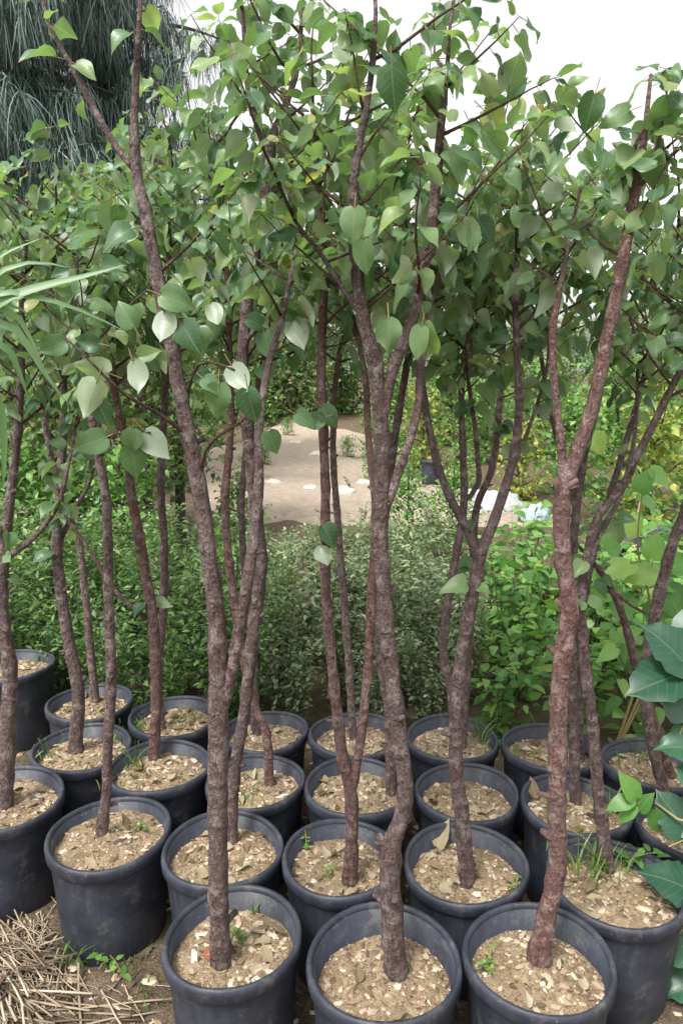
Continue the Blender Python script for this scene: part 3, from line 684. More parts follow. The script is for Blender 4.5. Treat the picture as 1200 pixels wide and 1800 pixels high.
# ================================================================== VEGETATION BEYOND THE POTS
def children(o): return [c for c in bpy.data.objects if c.parent == o]
def copy_tree(root, kids, loc, rz, sc, label=None):
    r = root.copy(); C.objects.link(r); r.location = loc; r.rotation_euler = (0, 0, rz); r.scale = (sc, sc, sc)
    if label: r['label'] = label
    for k in kids:
        c = k.copy(); C.objects.link(c); c.parent = r
    return r
def shrub(name, label, group, leafmat, protos, n_stem, h, spread, per, ls, seed, cat='shrub', up=.3, individual=0, stem_mat='grey_bark'):
    rr = random.Random(seed); root = empty(name, (0, 0, 0), label, cat, group); kids = []; Ms, wh, SV = [], [], []
    allp = []
    for s in range(n_stem):
        a = rr.uniform(0, 6.3); q = spread * .35 * math.sqrt(rr.random()); d = Vector((math.cos(a) * spread * rr.uniform(.2, 1.1), math.sin(a) * spread * rr.uniform(.2, 1.1), h * rr.uniform(.7, 1.1)))
        p0 = Vector((q * math.cos(a), q * math.sin(a), -.02)); n = 7; pts = []
        for i in range(n + 1):
            t = i / n; pts.append((p0 + Vector((d.x * t * t ** .5, d.y * t * t ** .5, d.z * t)) + Vector((rr.uniform(-.01, .01), rr.uniform(-.01, .01), 0)), .0045 * (1 - .8 * t)))
        allp.append(pts)
        for i in range(per):
            t = 1 - rr.random() ** 1.35 * .92; f = t * n; k = min(n - 1, int(f)); p = pts[k][0].lerp(pts[k + 1][0], f - k)
            az = rr.uniform(0, 6.3); side = Vector((math.cos(az), math.sin(az), 0)); off = side * rr.uniform(0, spread * .30) + Vector((0, 0, rr.uniform(-.02, .03)))
            dd = side + Vector((0, 0, rr.gauss(up, .45))); M = frame(p + off, dd, Vector((rr.gauss(0, .4), rr.gauss(0, .4), 1)), ls * rr.uniform(.6, 1.25))
            Ms.append(M); wh.append(rr.randrange(len(protos)))
    # stems joined as one woody part
    V, F = [], []
    for pts in allp:
        o = len(V)
        for i, (p, r) in enumerate(pts):
            for k in range(4): V.append((p.x + r * math.cos(k * 1.57), p.y + r * math.sin(k * 1.57), p.z))
            if i:
                for k in range(4): F.append((o + (i - 1) * 4 + k, o + (i - 1) * 4 + (k + 1) % 4, o + i * 4 + (k + 1) % 4, o + i * 4 + k))
    kids.append(obj('stem', mesh_np('stem', V, F, [stem_mat]), root))
    if individual:
        order = list(range(len(Ms))); rr.shuffle(order)
        pm = [proto_mesh(p, 'leaf', [leafmat, 'petiole']) for p in protos]
        for i in order[:individual]:
            o = obj('leaf', pm[wh[i]], root); o.matrix_basis = Ms[i]; kids.append(o)
        rest = order[individual:]
    else: rest = range(len(Ms))
    rest = list(rest)
    if rest: kids.append(tag(obj('foliage', joined('foliage', protos, [wh[i] for i in rest], [np.array(Ms[i]) for i in rest], [leafmat, 'petiole']), root), kind='stuff'))
    return root, kids

def scatter(protos_, spots, rr):
    used = [False] * len(protos_)
    for (x, y, k, sc) in spots:
        root, kids = protos_[k]; rz = rr.uniform(0, 6.3)
        if not used[k]:
            used[k] = True; root.location = (x, y, 0); root.rotation_euler = (0, 0, rz); root.scale = (sc, sc, sc)
        else: copy_tree(root, kids, (x, y, 0), rz, sc)
    for (root, kids), u in zip(protos_, used):
        if not u:
            for k in kids: bpy.data.objects.remove(k)
            bpy.data.objects.remove(root)

rr = random.Random(11)
ROWS = ['in the first row behind the pots', 'in the second row behind the pots', 'in the third row of the bed', 'in the fourth row of the bed', 'in the fifth row of the bed', 'in the back row of the bed']
BED = {'fine': ('small_shrub', 'dark green fine-leaved young shrub ', 'dark fine-leaved shrubs ', [shrub('small_shrub', 'x', 'x', 'fine_leaf', SMALLP, 13, .70, .19, 95, .036, 100 + i) for i in range(3)]),
       'pale': ('pale_shrub', 'pale speckled small-leaved young shrub ', 'pale speckled shrubs ', [shrub('pale_shrub', 'x', 'x', 'pale_leaf', SMALLP, 13, .68, .18, 90, .036, 200 + i) for i in range(3)]),
       'broad': ('leafy_plant', 'bright green broad-leaved low plant ', 'bright broad-leaved plants ', [shrub('leafy_plant', 'x', 'x', 'bright_leaf', BROADP, 9, .62, .19, 15, .078, 300 + i, 'plant', .2, 40) for i in range(3)])}
def bed_plant(kind, x, y, row, sc):
    root, kids = BED[kind][3][rr.randrange(3)]
    r = copy_tree(root, kids, (x, y, 0), rr.uniform(0, 6.3), sc, BED[kind][1] + ROWS[row]); r['group'] = BED[kind][2] + ROWS[row]
for row in range(6):
    Y = 2.72 + row * .33; W = Y * .56; n = int(2 * W / .27)
    for i in range(n + 1):
        x = -W + (i + .5 * (row % 2)) * .27 + rr.uniform(-.05, .05); y = Y + rr.uniform(-.06, .06)
        if any((POT[k]['c'].x - x) ** 2 + (POT[k]['c'].y - y) ** 2 < (POT[k]['rad'] + .07) ** 2 for k in POT): continue
        ratio = x / Y + rr.uniform(-.025, .025); sc = rr.uniform(.68, 1.06) * (.86 if row == 0 else 1)
        bed_plant('fine' if ratio < -.12 else 'pale' if ratio < .19 else 'broad', x, y, row, sc)
for kind in BED:                               # the patterns the copies were made from
    for root, kids in BED[kind][3]:
        for k in kids: bpy.data.objects.remove(k)
        bpy.data.objects.remove(root)

# ---- trees behind the bed
def canopy(name, label, group, h, base, width, leafmat, n, ls, seed, mat='grey_bark', cat='tree', protos=None, clumps=26):
    rr = random.Random(seed); protos = protos or LEAFP; root = empty(name, (0, 0, 0), label, cat, group); kids = []
    tr = [(Vector((0, 0, -.05)), .035 * h / 2.5), (Vector((rr.uniform(-.05, .05), rr.uniform(-.05, .05), h * .4)), .026 * h / 2.5), (Vector((rr.uniform(-.1, .1), 0, h * .95)), .008)]
    tr = catmull(tr, .12); kids.append(tube('trunk', tr, mat, 8, .1, .06, root, seed, 0))
    Ms, wh = [], []
    for c in range(clumps):
        z = base + (h - base) * (c + rr.random()) / clumps; t = (z - base) / (h - base)
        w = width * (.55 + .9 * t * (1 - t) * 1.8) * rr.uniform(.55, 1.1); a = c * 2.4 + rr.uniform(-.4, .4)
        i = min(len(tr) - 1, int(max(.05, (z - .35 * w) / h) * (len(tr) - 1))); p0 = tr[i][0]
        end = Vector((math.cos(a) * w, math.sin(a) * w, z)); br = catmull([(p0, .010), (p0.lerp(end, .5) + Vector((0, 0, -.04)), .007), (end, .003)], .1)
        kids.append(tube('branch', br, mat, 5, 0, .05, root, c))
        for i in range(n // clumps):
            f = rr.random() ** .6; q = br[int(f * (len(br) - 1))][0] + Vector((rr.gauss(0, .12), rr.gauss(0, .12), rr.gauss(0, .10))) * (width / .7)
            az = rr.uniform(0, 6.3); d = Vector((math.cos(az), math.sin(az), rr.gauss(-.35, .4)))
            Ms.append(np.array(frame(q, d, Vector((rr.gauss(0, .45), rr.gauss(0, .45), 1)), ls * rr.uniform(.65, 1.25)))); wh.append(rr.randrange(len(protos)))
    kids.append(tag(obj('crown', joined('crown', protos, wh, Ms, [leafmat, 'petiole']), root), kind='stuff'))
    return root, kids
def put(t, px, Y, sc=1, rz=None, label=None, used={}):
    r = put_(t, px, Y, sc, rz, used)
    if label: r['label'] = label
    return r
def put_(t, px, Y, sc, rz, used):
    root, kids = t; x = (px - 600) / FPX * Y * 1.045; rz = rr.uniform(0, 6.3) if rz is None else rz
    if id(root) not in used: used[id(root)] = 1; root.location = (x, Y, 0); root.rotation_euler = (0, 0, rz); root.scale = (sc,) * 3; return root
    return copy_tree(root, kids, (x, Y, 0), rz, sc)
young = [canopy('young_tree', 'slim light green young tree growing behind the dark fine-leaved shrubs', 'young trees behind the shrub bed', 3.1, .75, .55, 'far_leaf', 1500, .066, 400 + i) for i in range(3)]
for i, (px, Y, sc) in enumerate([(-70, 5.4, 1.0), (30, 5.8, 1.0), (115, 5.3, .9), (195, 6.1, 1.04), (270, 5.5, .98), (322, 6.0, 1.08)]):
    put(young[i % 3], px, Y, sc, None, 'light green young tree behind the dark shrubs, ' + ('nearest the reed', 'second from the reed', 'third from the reed', 'fourth from the reed', 'fifth from the reed', 'last before the sandy path')[i])
back = [canopy('broadleaf_tree', 'dense mid-green broadleaf tree standing beyond the sandy path', 'broadleaf trees beyond the path', 3.0, .15, .95, 'far_leaf', 3400, .075, 500 + i, clumps=34) for i in range(3)]
for i, (px, Y, sc) in enumerate([(300, 24, 2.2), (400, 20, 2.25), (470, 21, 2.2), (530, 22, 2.1), (600, 24, 1.8), (680, 26, 1.35), (750, 17, .95), (830, 15, .85), (900, 18, 1.0), (975, 15.5, .88), (1060, 17, .98), (1140, 14.5, .9), (1220, 16, 1.0), (1310, 15, 1.0), (210, 22, 2.3), (110, 23, 2.5), (10, 23, 2.5)]):
    r = put(back[i % 3], px, Y, sc)
    lab, g = ('tall broadleaf tree behind the weeping needle trees', 'tall trees behind the needle trees') if px <= 300 else ('tall broadleaf tree standing where the sandy path ends', 'tall trees at the end of the path') if px <= 680 else ('low broadleaf tree in the hedge beyond the green bushes', 'trees of the far hedge')
    r['label'] = lab; r['group'] = g
bush = [canopy('yellow_green_bush', 'yellow-green bush beside the sandy path', 'yellow-green bushes', 1.15, .05, .42, 'yellow_leaf', 800, .06, 600, cat='bush', clumps=18),
        canopy('green_bush', 'rounded green bush beyond the bright green plants', 'green bushes beyond the bed', 1.2, .05, .5, 'bright_leaf', 950, .06, 601, cat='bush', clumps=20)]
for (k, px, Y, sc, lab) in [(0, 735, 11, 1.25, 'yellow-green bush at the edge of the sandy path beside the small black pot'), (0, 905, 8.2, .9, 'low yellow-green bush behind the white sack'), (0, 1135, 6.4, 1.15, 'yellow-green bush above the far black pots'), (0, 1160, 10.5, 1.9, 'tall bush with yellow flowering top beyond the far black pots'),
    (1, 840, 11.5, 1.3, 'green bush beyond the white sack on the path'), (1, 990, 8.6, 1.15, 'green bush beside the pale blue bag'), (1, 1065, 7.0, 1.15, 'green bush behind the far pot with the stick'), (1, 1210, 7.6, 1.4, 'green bush beside the yellow-green bush above the far pots'),
    (1, 680, 14, 1.3, 'green bush at the far corner of the sandy path'), (1, 655, 12.0, .75, 'low green bush growing on the sandy path'), (1, 930, 12, 1.5, 'green bush under the hedge beyond the low yellow-green bush'), (1, 1060, 11.5, 1.6, 'green bush under the hedge beyond the far pots'),
    (1, 610, 24, 1.5, 'far green bush where the sandy path ends'), (1, 460, 19, 1.5, 'green bush under the trees beside the path'), (1, 390, 14, 1.1, 'low green bush on the tree side of the path'), (1, 250, 10, 1.0, 'green bush beneath the young trees near the white sack'), (1, 130, 9, 1.0, 'green bush between young trees behind the white sack'), (1, 20, 9, 1.0, 'green bush behind the small pot under the young trees'), (1, 780, 14, 1.6, 'green bush behind the yellow-green bush by the path'), (1, 445, 9.6, .5, 'very low green bush at the near edge of the path'), (1, 655, 9.4, .45, 'tiny green bush at the near edge of the sandy path'), (1, 45, 4.9, .95, 'leafy green bush right behind the dark shrubs by the tall far pot'), (1, 135, 5.1, .85, 'leafy green bush right behind the dark shrubs and in front of the white sack'), (1, 225, 5.0, .9, 'leafy green bush right behind the dark shrubs near the red-trunked sapling'), (1, 470, 11, .30, 'small weedy bush on the sandy path among the stones'), (1, 610, 12, .35, 'small weedy bush at the path edge near the largest stone'), (1, 510, 16, .4, 'small weedy bush far up the sandy path'), (1, 705, 10.0, .6, 'low green bush between the path and the small black pot'), (1, 800, 9.0, .55, 'low green bush between the small black pot and the white sack'), (1, 715, 6.0, .62, 'leafy low bush hiding the near corner of the sandy path'), (1, 790, 6.2, .6, 'leafy low bush behind the pale shrubs, before the white sack'), (1, 425, 6.2, .55, 'leafy low bush between the last young tree and the sandy path')]:
    put(bush[k], px, Y, sc, None, lab)
# ---- needle tree with hanging tufts
def needle_tree(px, Y, label, seed):
    rr = random.Random(seed); x = (px - 600) / FPX * Y * 1.05
    root = empty('needle_tree', (x, Y, 0), label, 'tree')
    tr = catmull([(Vector((0, 0, -.1)), .22), (Vector((.1, 0, 2.5)), .17), (Vector((-.05, .1, 5)), .11), (Vector((.05, 0, 7.5)), .03)], .3)
    tube('trunk', tr, 'grey_bark', 12, .08, .06, root, 1)
    SP = []
    for v in range(4):                        # one hanging strand: thin folded ribbon, two bends
        V, uv = [], []; k = random.Random(v); n = 4
        dx, dy = k.uniform(.2, .45), k.uniform(-.15, .15)
        for i in range(n + 1):
            t = i / n; q = Vector((dx * math.sin(t * 1.5), dy * t, -t * t * .6 - t * .35)); w = .011 * (1 - .6 * t)
            V += [(q.x, q.y - w, q.z), (q.x, q.y + w, q.z)]; uv += [(0, t), (.1, t)]
        SP.append(Proto(V, [(2 * i, 2 * i + 1, 2 * i + 3, 2 * i + 2) for i in range(n)], uv))
    Ms, wh = [], []
    for b in range(46):
        z = 2.7 + b * .11; a = b * 2.4; L = rr.uniform(1.5, 3.3) * (1 - (z - 2) / 9)
        p0 = Vector((0, 0, z)); e = Vector((math.cos(a) * L, math.sin(a) * L, z + rr.uniform(.1, .5)))
        br = catmull([(p0, .04), (p0.lerp(e, .55) + Vector((0, 0, .15)), .025), (e, .006)], .12); tube('branch', br, 'grey_bark', 6, .1, .05, root, b)
        for t in range(40):
            q = br[int((.2 + .8 * rr.random()) * (len(br) - 1))][0] + Vector((rr.gauss(0, .16), rr.gauss(0, .16), rr.gauss(0, .08)))
            sc = rr.uniform(.32, .68)
            for s in range(16):
                Ms.append(np.array(Matrix.Translation(q + Vector((rr.gauss(0, .02), rr.gauss(0, .02), rr.gauss(0, .02)))) @ Matrix.Rotation(rr.uniform(0, 6.3), 4, 'Z') @ Matrix.Rotation(rr.gauss(0, .2), 4, 'X') @ Matrix.Scale(sc * rr.uniform(.7, 1.1), 4))); wh.append(rr.randrange(4))
    tag(obj('needles', joined('needles', SP, wh, Ms, ['needles']), root), kind='stuff')
needle_tree(50, 8.4, 'large dark weeping tree with hanging blue-green needles behind the young trees', 77)
needle_tree(235, 10.5, 'second weeping needle tree, farther back and half hidden by leaves', 78)

# ---- reed with long arching blades at the left edge
def ribbon(pts, w, up=Vector((0, 0, 1)), fold=.25):
    V, F, uv = [], [], []; n = len(pts)
    for i, p in enumerate(pts):
        t = i / (n - 1); d = (pts[min(i + 1, n - 1)] - pts[max(i - 1, 0)]).normalized(); s = d.cross(up)
        s = s.normalized() if s.length > 1e-3 else Vector((1, 0, 0)); nn = s.cross(d); ww = w * min(1, .35 + 3 * t) * (1 - t ** 2.2) + .0006
        V += [p - s * ww + nn * ww * fold, p, p + s * ww + nn * ww * fold]; uv += [(-.1, t), (0, t), (.1, t)]
        if i:
            o = 3 * i - 3; F += [(o, o + 1, o + 4, o + 3), (o + 1, o + 2, o + 5, o + 4)]
    return V, F, uv
RY = 1.45; rb = Vector((-.84, RY, 0))
root = empty('reed_plant', rb, 'tall reed with long arching pale green blades next to the young trees', 'reed')
culm = catmull([(Vector((0, 0, -.03)), .011), (Vector((.02, .02, .9)), .010), (Vector((.03, .02, 1.9)), .006)], .06)
tube('culm', culm, 'grass_stem' if 'grass_stem' in MATS else 'petiole', 8, .08, .0, root, 5)
for ln, w in [([(-90, 600), (-20, 545), (60, 508), (140, 488), (220, 466)], .012), ([(-90, 560), (-20, 520), (60, 522), (140, 545), (215, 580)], .007), ([(-80, 570), (-10, 532), (35, 560), (75, 640)], .009),
              ([(-90, 610), (-20, 560), (30, 580), (75, 650), (115, 705)], .009), ([(-80, 640), (-20, 590), (20, 620), (50, 700)], .011), ([(-70, 700), (-30, 650), (-5, 700), (8, 770), (6, 860)], .012),
              ([(-90, 560), (-30, 500), (50, 462), (120, 470)], .007), ([(-90, 520), (-30, 470), (20, 440), (70, 420)], .006), ([(-100, 600), (-40, 540), (0, 530), (40, 545), (70, 575)], .006), ([(-90, 700), (-60, 760), (-40, 850)], .01)]:
    P = [(on_y(x, y, RY + .02 * i - .03)) for i, (x, y) in enumerate(ln)]
    P[0] = rb + Vector((.025, .02, max(.3, min(1.85, P[0].z - .05))))
    pp = [p - rb for p, _ in catmull([(p, 1) for p in P], .035)]
    V, F, uv = ribbon(pp, w * 1.1, Vector((.15, -1, .55))); obj('blade', mesh_np('blade', V, F, ['reed_leaf'], None, uv), root)

# ---- dark broad-leaved plant at the right edge
BIGP = [leaf_proto(f, d, .07, ts=(0, .05, .12, .2, .3, .4, .5, .6, .7, .8, .9, 1), hw=(.16, .30, .40, .44, .46, .44, .40, .35, .28, .19, .09, 0), stalk=.35, seed=i, cols=3, lobes=.35) for i, (f, d) in enumerate([(.25, .15), (.4, .3), (.15, .4)])]
BIGM = [proto_mesh(p, 'leaf', ['dark_leaf', 'petiole']) for p in BIGP]
DY = 1.52; db = Vector((.93, DY, 0))
root = empty('broadleaf_plant', db, 'dark green plant with large veined leaves pushing in among the pots', 'plant')
stems = [[(1300, 1750), (1275, 1600), (1262, 1500), (1250, 1400)], [(1300, 1750), (1290, 1500), (1275, 1300), (1262, 1180), (1250, 1120)], [(1300, 1750), (1260, 1680), (1225, 1640)], [(1280, 1500), (1230, 1450), (1190, 1440), (1150, 1410)]]
for i, ln in enumerate(stems):
    pts = [(on_y(x, y, DY - .05 + .03 * k) - db if k or i == 3 else Vector((.0, .0, -.02)), .006 - .0012 * k) for k, (x, y) in enumerate(ln)]
    tube('stem', catmull(pts, .03), 'petiole', 6, .1, .05, root, i)
for i, (x, y, s, ang, dy) in enumerate([(1158, 1196, 118, 195, .02), (1178, 1135, 105, 125, .05), (1178, 1545, 88, 150, -.03), (1185, 1430, 84, 120, .03), (1205, 1310, 90, 170, 0), (1188, 1660, 88, 170, -.05), (1220, 1230, 100, 60, .05), (1235, 1590, 90, 40, 0), (1225, 1100, 100, 80, .08), (1240, 1460, 90, 20, 0), (1215, 1730, 90, 190, -.06), (1240, 1370, 90, -40, -.02)]):
    c = on_y(x, y, DY + dy); tocam = (CAM - c).normalized(); rx = Vector((1, 0, 0)); ru = tocam.cross(rx).normalized(); ru = ru if ru.z > 0 else -ru
    d = (rx * math.cos(R(ang)) + ru * math.sin(R(ang)) + tocam * .15).normalized(); sz = s / ppm(c)
    o = obj('leaf', BIGM[i % 3], root); M = frame(c - d * sz * .8, d, tocam * .6 + Vector((rr.uniform(-.2, .2), 0, .7)), sz); M.translation -= db; o.matrix_basis = M
YOUNGM = [proto_mesh(p, 'leaf', ['bright_leaf', 'petiole']) for p in BROADP]
for i, (x, y, s, ang) in enumerate([(1112, 1392, 58, 120), (1098, 1408, 46, 185), (1130, 1415, 42, 70), (1150, 1440, 46, -60), (1105, 1425, 40, 215)]):
    c = on_y(x, y, DY + .02); d = Vector((math.cos(R(ang)), -.2, math.sin(R(ang)))).normalized(); sz = s / ppm(c)
    o = obj('leaf', YOUNGM[i % 3], root); M = frame(c - d * sz * .6, d, (CAM - c).normalized() + Vector((0, 0, .6)), sz); M.translation -= db; o.matrix_basis = M

# ---- light green creeper with large leaves behind the orange-red stem
LIGHTM = [proto_mesh(p, 'leaf', ['bright_leaf', 'petiole']) for p in BIGP]
VY = 2.55; vb = Vector((1.05, VY, 0))
root = empty('creeper', vb, 'light green creeper with large rounded leaves behind the orange-red stem', 'creeper')
for i, ln in enumerate([[(0, 0), (1120, 1180), (1085, 1080), (1060, 990)], [(0, 0), (1150, 1150), (1140, 1050), (1120, 960), (1130, 850)], [(0, 0), (1190, 1100), (1210, 1000), (1200, 900)]]):
    tube('stem', catmull([(on_y(x, y, VY) - vb if k else Vector((0, 0, -.02)), .006 - .001 * k) for k, (x, y) in enumerate(ln)], .03), 'petiole', 6, .1, .05, root, i)
for i, (x, y, s, ang) in enumerate([(1130, 1010, 74, 190), (1085, 1000, 60, 200), (1075, 955, 52, 120), (1165, 1020, 64, -30), (1110, 920, 50, 60), (1060, 1040, 54, 210), (1150, 960, 48, 80), (1185, 1060, 66, -60), (1205, 985, 60, 30), (1095, 1070, 52, -90), (1135, 880, 46, 130), (1130, 845, 46, 70), (1160, 840, 50, -40), (1215, 920, 60, 50), (1045, 1005, 40, 150), (1150, 1080, 48, -100), (1050, 780, 42, -60), (1085, 860, 42, 190)]):
    c = on_y(x, y, VY + rr.uniform(-.1, .1)); tocam = (CAM - c).normalized(); rx = Vector((1, 0, 0)); ru = tocam.cross(rx).normalized(); ru = ru if ru.z > 0 else -ru
    d = (rx * math.cos(R(ang)) + ru * math.sin(R(ang)) + tocam * .25).normalized(); sz = s / ppm(c)
    o = obj('leaf', LIGHTM[i % 3], root); M = frame(c - d * sz * .8, d, tocam * .5 + Vector((rr.uniform(-.3, .3), 0, .9)), sz); M.translation -= vb; o.matrix_basis = M

# ================================================================== SMALL THINGS
DRYP = [leaf_proto(f, d, w, ts=(0, .12, .35, .65, 1), hw=(.08, .22, .28, .18, 0), stalk=.2, seed=i, cols=2) for i, (f, d, w) in enumerate([(.9, .1, .2), (-.6, .3, .25), (.5, -.3, .3), (1.3, .2, .15)])]
DRYM = [proto_mesh(p, 'dry_leaf', ['dry_leaf', 'dry_leaf']) for p in DRYP]
RUSTM = proto_mesh(DRYP[0], 'rust_leaf', ['rust_leaf', 'rust_leaf'])
rr = random.Random(5)
WHERE = {1: 'beside the slim straight sapling', 2: 'beside the thick pinkish trunk', 3: 'in the pot full of pale scraps', 4: 'near the rust red leaf', 5: 'in the widest pot', 6: 'in the bare sand pot', 7: 'in the sprig-rimmed pot', 8: 'in the pot with the propped leaf', 9: 'in the grass-grown pot', 10: 'in the pot behind the propped leaf', 11: 'in the pot with the upright leaf', 12: 'in the pot behind the sprig-rimmed one', 13: 'beside the bent reddish sapling', 14: 'beside the bright grass shoots', 15: 'beside the crooked pale sapling', 16: 'in the small pot by the tall far pot', 17: 'in the grassy-soiled last-row pot', 18: 'in the last-row pot behind the bent sapling', 19: 'beside the single thin straight stem', 20: 'in the last-row pot before the bright plants', 21: 'in the last-row pot with dark litter', 22: 'beside the orange-red leaning stem', 23: 'behind the dark broad-leaved plant'}
for k in sorted(POT):
    P = POT[k]
    if k == 24: continue
    n = {6: 7, 9: 10, 3: 20, 12: 18, 5: 14, 10: 16, 4: 12}.get(k, 13)
    for i in range(n):
        a, q = rr.uniform(0, 6.3), P['sr'] * .85 * math.sqrt(rr.random()); x, y = P['c'].x + q * math.cos(a), P['c'].y + q * math.sin(a)
        s = rr.uniform(.018, .05); d = Vector((rr.uniform(-1, 1), rr.uniform(-1, 1), rr.uniform(-.06, .12)))
        o = obj('dry_leaf', DRYM[rr.randrange(4)]); M = frame((x, y, P['soil'](x, y) + .004), d, Vector((rr.gauss(0, .25), rr.gauss(0, .25), 1)), s); o.matrix_basis = M
        tag(o, 'small dry tan leaf scrap on soil ' + WHERE[k], 'dry leaf', 'dry leaf scraps ' + WHERE[k])
def rim_leaf(px, py, k, s, ang, label, mesh, tilt=.5):
    P = POT[k]; c = on_z(px, py, P['rim'] - .02); o = obj('dry_leaf', mesh); d = Vector((math.cos(R(ang)), math.sin(R(ang)), tilt))
    x, y = c.x, c.y; z = max(P['soil'](x, y) + .006, 0) if (x - P['c'].x) ** 2 + (y - P['c'].y) ** 2 < P['sr'] ** 2 else P['rim']
    o.matrix_basis = frame((x, y, z), d, (CAM - c).normalized() * .5 + Vector((0, 0, .8)), s); tag(o, label, 'dry leaf')
rim_leaf(765, 1478, 8, .075, 55, 'large tan dry leaf propped against the inside of a pot rim', proto_mesh(DRYP[2], 'dry_leaf', ['ochre_leaf' if False else 'dry_leaf', 'dry_leaf']), .55)
rim_leaf(942, 1398, 11, .06, 100, 'narrow tan leaf standing upright inside a pot rim', DRYM[0], 1.2)
rim_leaf(352, 1668, 4, .055, 10, 'rust red fallen leaf beside a white chip on potting soil', RUSTM, .1)
P = POT[4]; c = on_z(342, 1688, P['rim'] - .04); c.z = P['soil'](c.x, c.y)
V = [(x * .007, y * .004, z * .016) for x, y, z in [(-1, -1, 0), (1, -1, 0), (1, 1, 0), (-1, 1, 0), (-.8, -.8, 1.5), (.9, -.7, 1.6), (.7, .9, 1.3), (-.6, .8, 1.7), (0, 0, 1.9)]]
o = obj('plant_label_stub', mesh_np('chip', V, [(0, 1, 5, 4), (1, 2, 6, 5), (2, 3, 7, 6), (3, 0, 4, 7), (4, 5, 8), (5, 6, 8), (6, 7, 8), (7, 4, 8)], ['pale_chip'], smooth=False), None, c)
tag(o, 'small white chip stuck upright in soil beside the rust red leaf', 'chip'); o.name = 'white_chip'
P = POT[8]; c = on_z(890, 1492, P['rim'] - .04); c.z = P['soil'](c.x, c.y) + .008
o = obj('pale_stone', mesh_np('pale_stone', [(v[0] * .018, v[1] * .014, v[2] * .013) for v in CHIPP[0].V], CHIPP[0].F, ['pale_chip'], smooth=False), None, c)
tag(o, 'white pebble on the soil beside the wide-forking sapling', 'pebble')

def weed(x, y, z, label, kind, h, n, seed, sp=.03, cat='weed'):
    rr = random.Random(seed); root = empty('weed_tuft' if kind == 'grass' else 'weed_sprig', (x, y, z), label, cat, 'weeds among the pots')
    if kind == 'grass':
        for i in range(n):
            a = rr.uniform(0, 6.3); hh = h * rr.uniform(.5, 1.1); b = Vector((rr.gauss(0, sp), rr.gauss(0, sp), -.004)); o = Vector((math.cos(a), math.sin(a), 0)) * hh * rr.uniform(.15, .7)
            pts = [b + o * t * t + Vector((0, 0, hh * (t - .25 * t * t))) for t in (0, .25, .5, .75, 1)]
            V, F, uv = ribbon(pts, rr.uniform(.0012, .0026), Vector((math.sin(a), math.cos(a), .2))); obj('blade', mesh_np('blade', V, F, ['grass_blade'], None, uv), root)
    else:
        for s in range(max(1, n // 7)):
            e = Vector((rr.gauss(0, sp * 1.5), rr.gauss(0, sp * 1.5), h * rr.uniform(.6, 1.1))); pts = catmull([(Vector((0, 0, -.005)), .0016), (e * .5 + Vector((rr.gauss(0, .006), 0, .01)), .0013), (e, .0007)], .012)
            tube('stem', pts, 'petiole', 4, 0, 0, root, s)
            for i in range(7):
                q = pts[int((.3 + .7 * i / 6) * (len(pts) - 1))][0]; a = i * 2.4; o = obj('leaf', YOUNGM[i % 3], root)
                o.matrix_basis = frame(q, Vector((math.cos(a), math.sin(a), rr.uniform(-.1, .6))), Vector((0, 0, 1)), h * rr.uniform(.22, .42))
def weed_pot(k, px, py, *a, **kw):
    P = POT[k]; c = on_z(px, py, P['rim'] - .04)
    o = Vector((c.x - P['c'].x, c.y - P['c'].y)); L = P['sr'] * .9
    if o.length > L: o *= L / o.length
    x, y = P['c'].x + o.x, P['c'].y + o.y; weed(x, y, P['soil'](x, y), *a, **kw)
weed_pot(9, 1035, 1520, 'thin yellowish grass tuft around the slender sapling foot', 'grass', .12, 60, 1, sp=.045)
weed_pot(9, 1090, 1500, 'leafy little weed between grass and the slender sapling', 'sprig', .08, 21, 2, sp=.03)
weed_pot(14, 238, 1345, 'bright green grass shoots beside the red trunk', 'grass', .10, 16, 3, sp=.012)
weed_pot(14, 215, 1368, 'low green grass fringe along the rim of the red-trunked pot', 'grass', .04, 18, 4, sp=.04)
weed_pot(17, 240, 1285, 'pale grass tuft inside the grassy-soiled last-row pot', 'grass', .06, 46, 5, sp=.04)
weed_pot(17, 330, 1262, 'small grass tuft by the far rim of the grassy-soiled pot', 'grass', .06, 18, 6, sp=.03)
weed_pot(16, 185, 1255, 'sparse grass in the small last-row pot by the tall far pot', 'grass', .06, 16, 7, sp=.03)
weed_pot(15, 60, 1325, 'grass sprouting at the rim of the pot with the crooked pale sapling', 'grass', .08, 18, 8, sp=.03)
weed_pot(24, 40, 1168, 'short pale grass filling the tall far pot', 'grass', .06, 46, 9, sp=.06)
weed_pot(1, 248, 1462, 'tiny green weed on sand next to the slim straight sapling', 'sprig', .03, 21, 10, sp=.02)
weed_pot(4, 425, 1650, 'faint green weed by the knobbly trunk foot', 'sprig', .04, 14, 11, sp=.02)
weed_pot(4, 455, 1585, 'single upright grass shoot at the rim over the rust leaf', 'grass', .05, 4, 12, sp=.004)
weed_pot(7, 523, 1485, 'green leafy sprig growing at a pot rim', 'sprig', .05, 7, 13, sp=.01)
weed_pot(7, 570, 1540, 'flat green weed in the middle of the sprig-rimmed pot', 'sprig', .03, 14, 14, sp=.02)
weed_pot(13, 425, 1400, 'yellow-green grass at the front of the bent sapling pot', 'grass', .05, 36, 15, sp=.03)
weed_pot(20, 845, 1300, 'grass tuft leaning over the rim before the bright plants', 'grass', .12, 16, 16, sp=.025)
weed_pot(21, 925, 1325, 'dull grass in the pot with dark litter', 'grass', .06, 16, 17, sp=.04)
weed_pot(11, 960, 1430, 'mossy green weed by the upright tan leaf', 'sprig', .04, 21, 18, sp=.03)
weed_pot(11, 1065, 1420, 'dry yellow grass behind the slender sapling', 'grass', .12, 22, 19, sp=.03)
